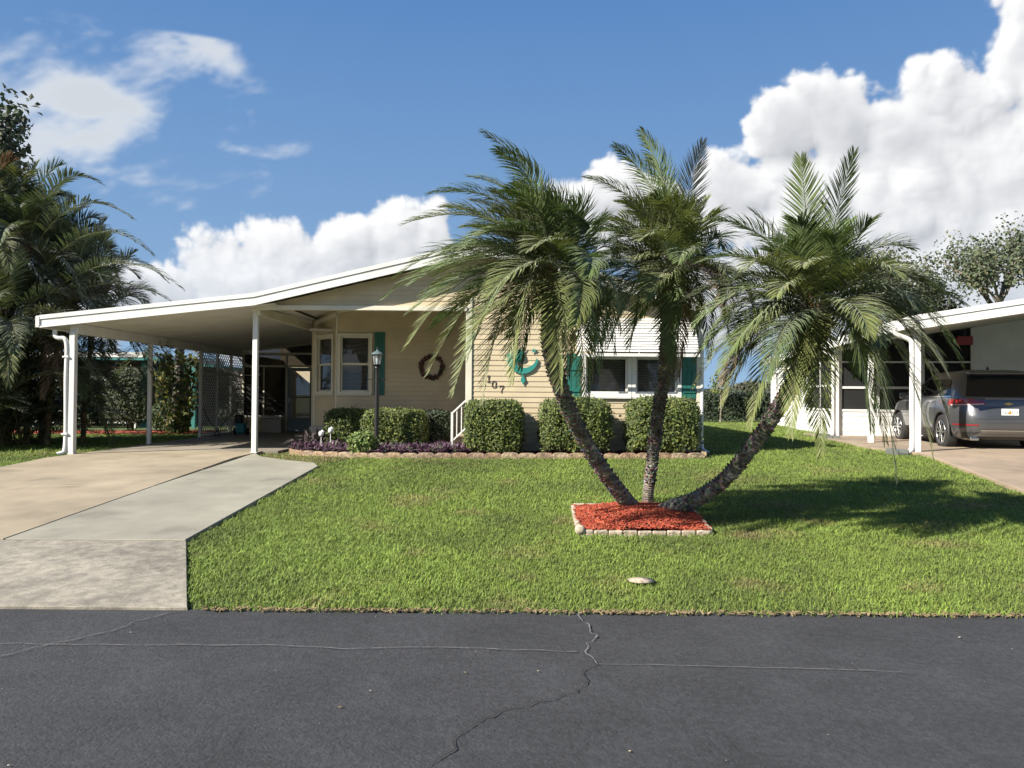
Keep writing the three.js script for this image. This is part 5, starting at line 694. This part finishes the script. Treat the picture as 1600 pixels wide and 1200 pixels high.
  scatter('shrub_mulch', chip, chipM, 3000, () => { const X = mix(-16, -8.9, r()), D = 22.6 + r() * 1.6; return { p: V3(X, gy(X, D) + .02 + r() * .04, -D), s: V3(.06 + r() * .1, .05 + r() * .08, .1), rot: [(r() - .5) * .4, r() * 6, (r() - .5) * .4] }; }, null, () => { const k = .5 + r(); return lin(.30 * k, .075 * k, .05 * k); }, 'strip of red bark mulch below the shrubs beyond the carport', 'mulch');
}
// ---------------------------------------------------------------- between the houses: hedge, sapling, far scrub
bush('far_hedge', 'long dark hedge across the gap between the two houses', 7.8, 32.5, 7.5, 1.25, 1.6, 7, 9000, 401, { cols: [[.026, .048, .016], [.04, .07, .02], [.018, .034, .012]], size: .065, loose: .03, cat: 'hedge' });
{
  const r = rng(402), t = thing('sapling', 'slender sapling with a pale stem before the far hedge', 'sapling', [8.35, .5, -31]); part(t, 'trunk', rod([[0, 0, 0], [.03, .6, 0], [0, 1.4, 0]], .03, 6, 8), treeBark, false); const gb = new GB(); leaves(gb, 300, () => { const N = V3(r() - .5, r() - .5, r() - .5).normalize(); return [V3(0, 1.6, 0).addScaledVector(N, .5 * Math.cbrt(r())), N]; }, r, .07, HG); part(t, 'crown', gb.geo(), hedgeM, false);
  for (let i = 0; i < 4; i++) { const x = 12.5 + i * 3.6 + r() * 1.2, d = 60 + r() * 10; bush('scrub_bush', 'olive scrub bush in the far field beyond the hedge', x, d, 5 + r() * 2, 1.5 + r() * 1.0, 3, 2.4, 1300, 410 + i, { cols: [[.08, .085, .04], [.11, .10, .05], [.06, .075, .03]], size: .2, loose: .06, group: 'scrub in the far field' }); }
  const fn = thing('far_fence', 'thin dark rail fence in the field beyond the hedge', 'fence', [14, .45, -56]); part(fn, 'rail', bar([-10, 1.66, -56], [34, 1.66, -56], .06), M([.12, .12, .12])); for (let x = -10; x <= 34; x += 3) part(fn, 'post', dbox(x - .05, x + .05, .4, 1.7, 55.95, 56.05), M([.12, .12, .12]));
}
{ // flat stone in the lawn and fallen leaves at the kerb
  const g = new THREE.IcosahedronGeometry(.12, 2), p = g.attributes.position, r = rng(4); for (let i = 0; i < p.count; i++) p.setXYZ(i, p.getX(i) * .95, p.getY(i) * .10, p.getZ(i) * (.75 + .2 * fbm(p.getX(i) * 9, p.getZ(i) * 9, 0, 2))); g.translate(1.06, gy(1.06, 6.28) + .022, -6.28); single('stepping_stone', metreUV(g), paleStone[0], 'flat pale stone half buried in the lawn near the road', 'stone');
}

// ---------------------------------------------------------------- grass
{
  const r = rng(1234), tuft = k => { const gb = new GB(); for (let i = 0; i < 20; i++) { const a = r() * 6.28, R = .085 * Math.sqrt(r()), l = .026 + r() * .042, el = .4 + r() * 1.05, b = V3(Math.cos(a * 3 + i) * R, -.015, Math.sin(a * 3 + i) * R), D = V3(Math.cos(a) * Math.cos(el), Math.sin(el), Math.sin(a) * Math.cos(el)), S = V3(-Math.sin(a), 0, Math.cos(a)).multiplyScalar(.0025), m = b.clone().addScaledVector(D, l * .6), t = m.clone().addScaledVector(D, l * .42).add(V3(Math.cos(a) * l * .2, -l * .16, Math.sin(a) * l * .2)), c = jit([1, 1, 1], r, .5); gb.quad(b.clone().add(S), b.clone().sub(S), m.clone().sub(S), m.clone().add(S), c); gb.tri(m.clone().add(S), m.clone().sub(S), t, c); } return gb.geo(); };
  const gm = M([1, 1, 1], { roughness: .85, transmission: .25, thickness: 0, vertexColors: true });
  const lawnOK = (x, d) => d > 5.53 && !inPoly(x - .015 + (fbm(x * 7, d * 7, 2, 3) - .5) * .2, d + (fbm(x * 7, d * 7, 9, 3) - .5) * .06, DRIVE) && !inPoly(x, d, BED) && !inPoly(x, d, FBED) && !inPoly(x, d, NDRIVE) && !(d > 14.72 && x > -4.6 && x < 3.6 && d < 31) && !(d > 14 && x > 7.6 + (d - 14.5) * .16) && !(d > 22.5 && x < -8.4);
  const variants = [tuft(0), tuft(1), tuft(2)];
  const zones = [[5.5, 9.5, 620], [9.5, 14.2, 360], [14.2, 32, 95]];
  const pts = [[], [], []];
  for (const [d0, d1, den] of zones) { const wmax = d => .72 * d + 2.2, W = wmax(d1), n = Math.round((d1 - d0) * 2 * W * den); for (let i = 0; i < n; i++) { const d = mix(d0, d1, r()), x = (r() * 2 - 1) * W; if (Math.abs(x) > wmax(d) || !lawnOK(x, d)) continue; if (x < -9 && d < 10.5) continue; pts[Math.floor(r() * 3)].push([x, d, den < 100 ? 1.5 : den < 400 ? 1.12 : 1]); } }
  console.log('tufts', pts.map(p => p.length));
  const root = thing('grass', 'bright green mown grass covering the lawn', 'grass'); root.userData.kind = 'stuff';
  pts.forEach((P, k) => scatter('grass_blades', variants[k], gm, P.length, i => { const [x, d, q] = P[i], s = q * (.8 + r() * .45); return { p: V3(x, gy(x, d) - .004, -d), s: V3(s, s * (.85 + r() * .3), s), rot: [(r() - .5) * .25, r() * 6.28, (r() - .5) * .25] }; }, root, i => { const [x, d] = P[i], patch = fbm(x * 1.3, d * 1.3, 4, 3), k2 = .72 + r() * .56 + (patch - .5) * .8, dry = clamp(+Math.max(sstep(.64, .78, fbm(x * 2.1 + 40, d * 2.1, 8, 4)) * .6, inPoly(x, d, [[-4.9, 14.2], [-3.2, 13.0], [-2.6, 13.85], [-4.2, 15.4]]) ? .75 : 0, 1.5 - 1.2 * Math.hypot((x - 5.5) / .55, (d - 9.5) / .2), 1.3 - 1.2 * Math.hypot((x - 2.45) / .3, (d - 7.95) / .22), .9 - Math.hypot((x - 4.2) / .5, (d - 7.6) / .25)).toFixed(3)) * (r() < .8 ? 1 : 0); return lin(mix(.165, .25, dry) * k2, mix(.225, .195, dry) * k2, mix(.030, .08, dry) * k2); }));
  // thatch along the kerb
  scatter('kerb_litter', new THREE.BoxGeometry(1, .2, .25), M([1, 1, 1], { roughness: 1 }), 900, () => { const x = mix(-2.2, 5.5, r()), d = 5.5 + (r() - .4) * .07; return { p: V3(x, .018 + r() * .012, -d), s: V3(.012 + r() * .035, .02 + r() * .02, .02 + r() * .04), rot: [(r() - .5) * .8, r() * 6, (r() - .5) * .8] }; }, null, () => { const k = .4 + r() * .9; return lin(.20 * k, .15 * k, .08 * k); }, 'brown thatch and dead leaves along the lawn edge at the road', 'litter');
}
renderer.render(scene, camera);
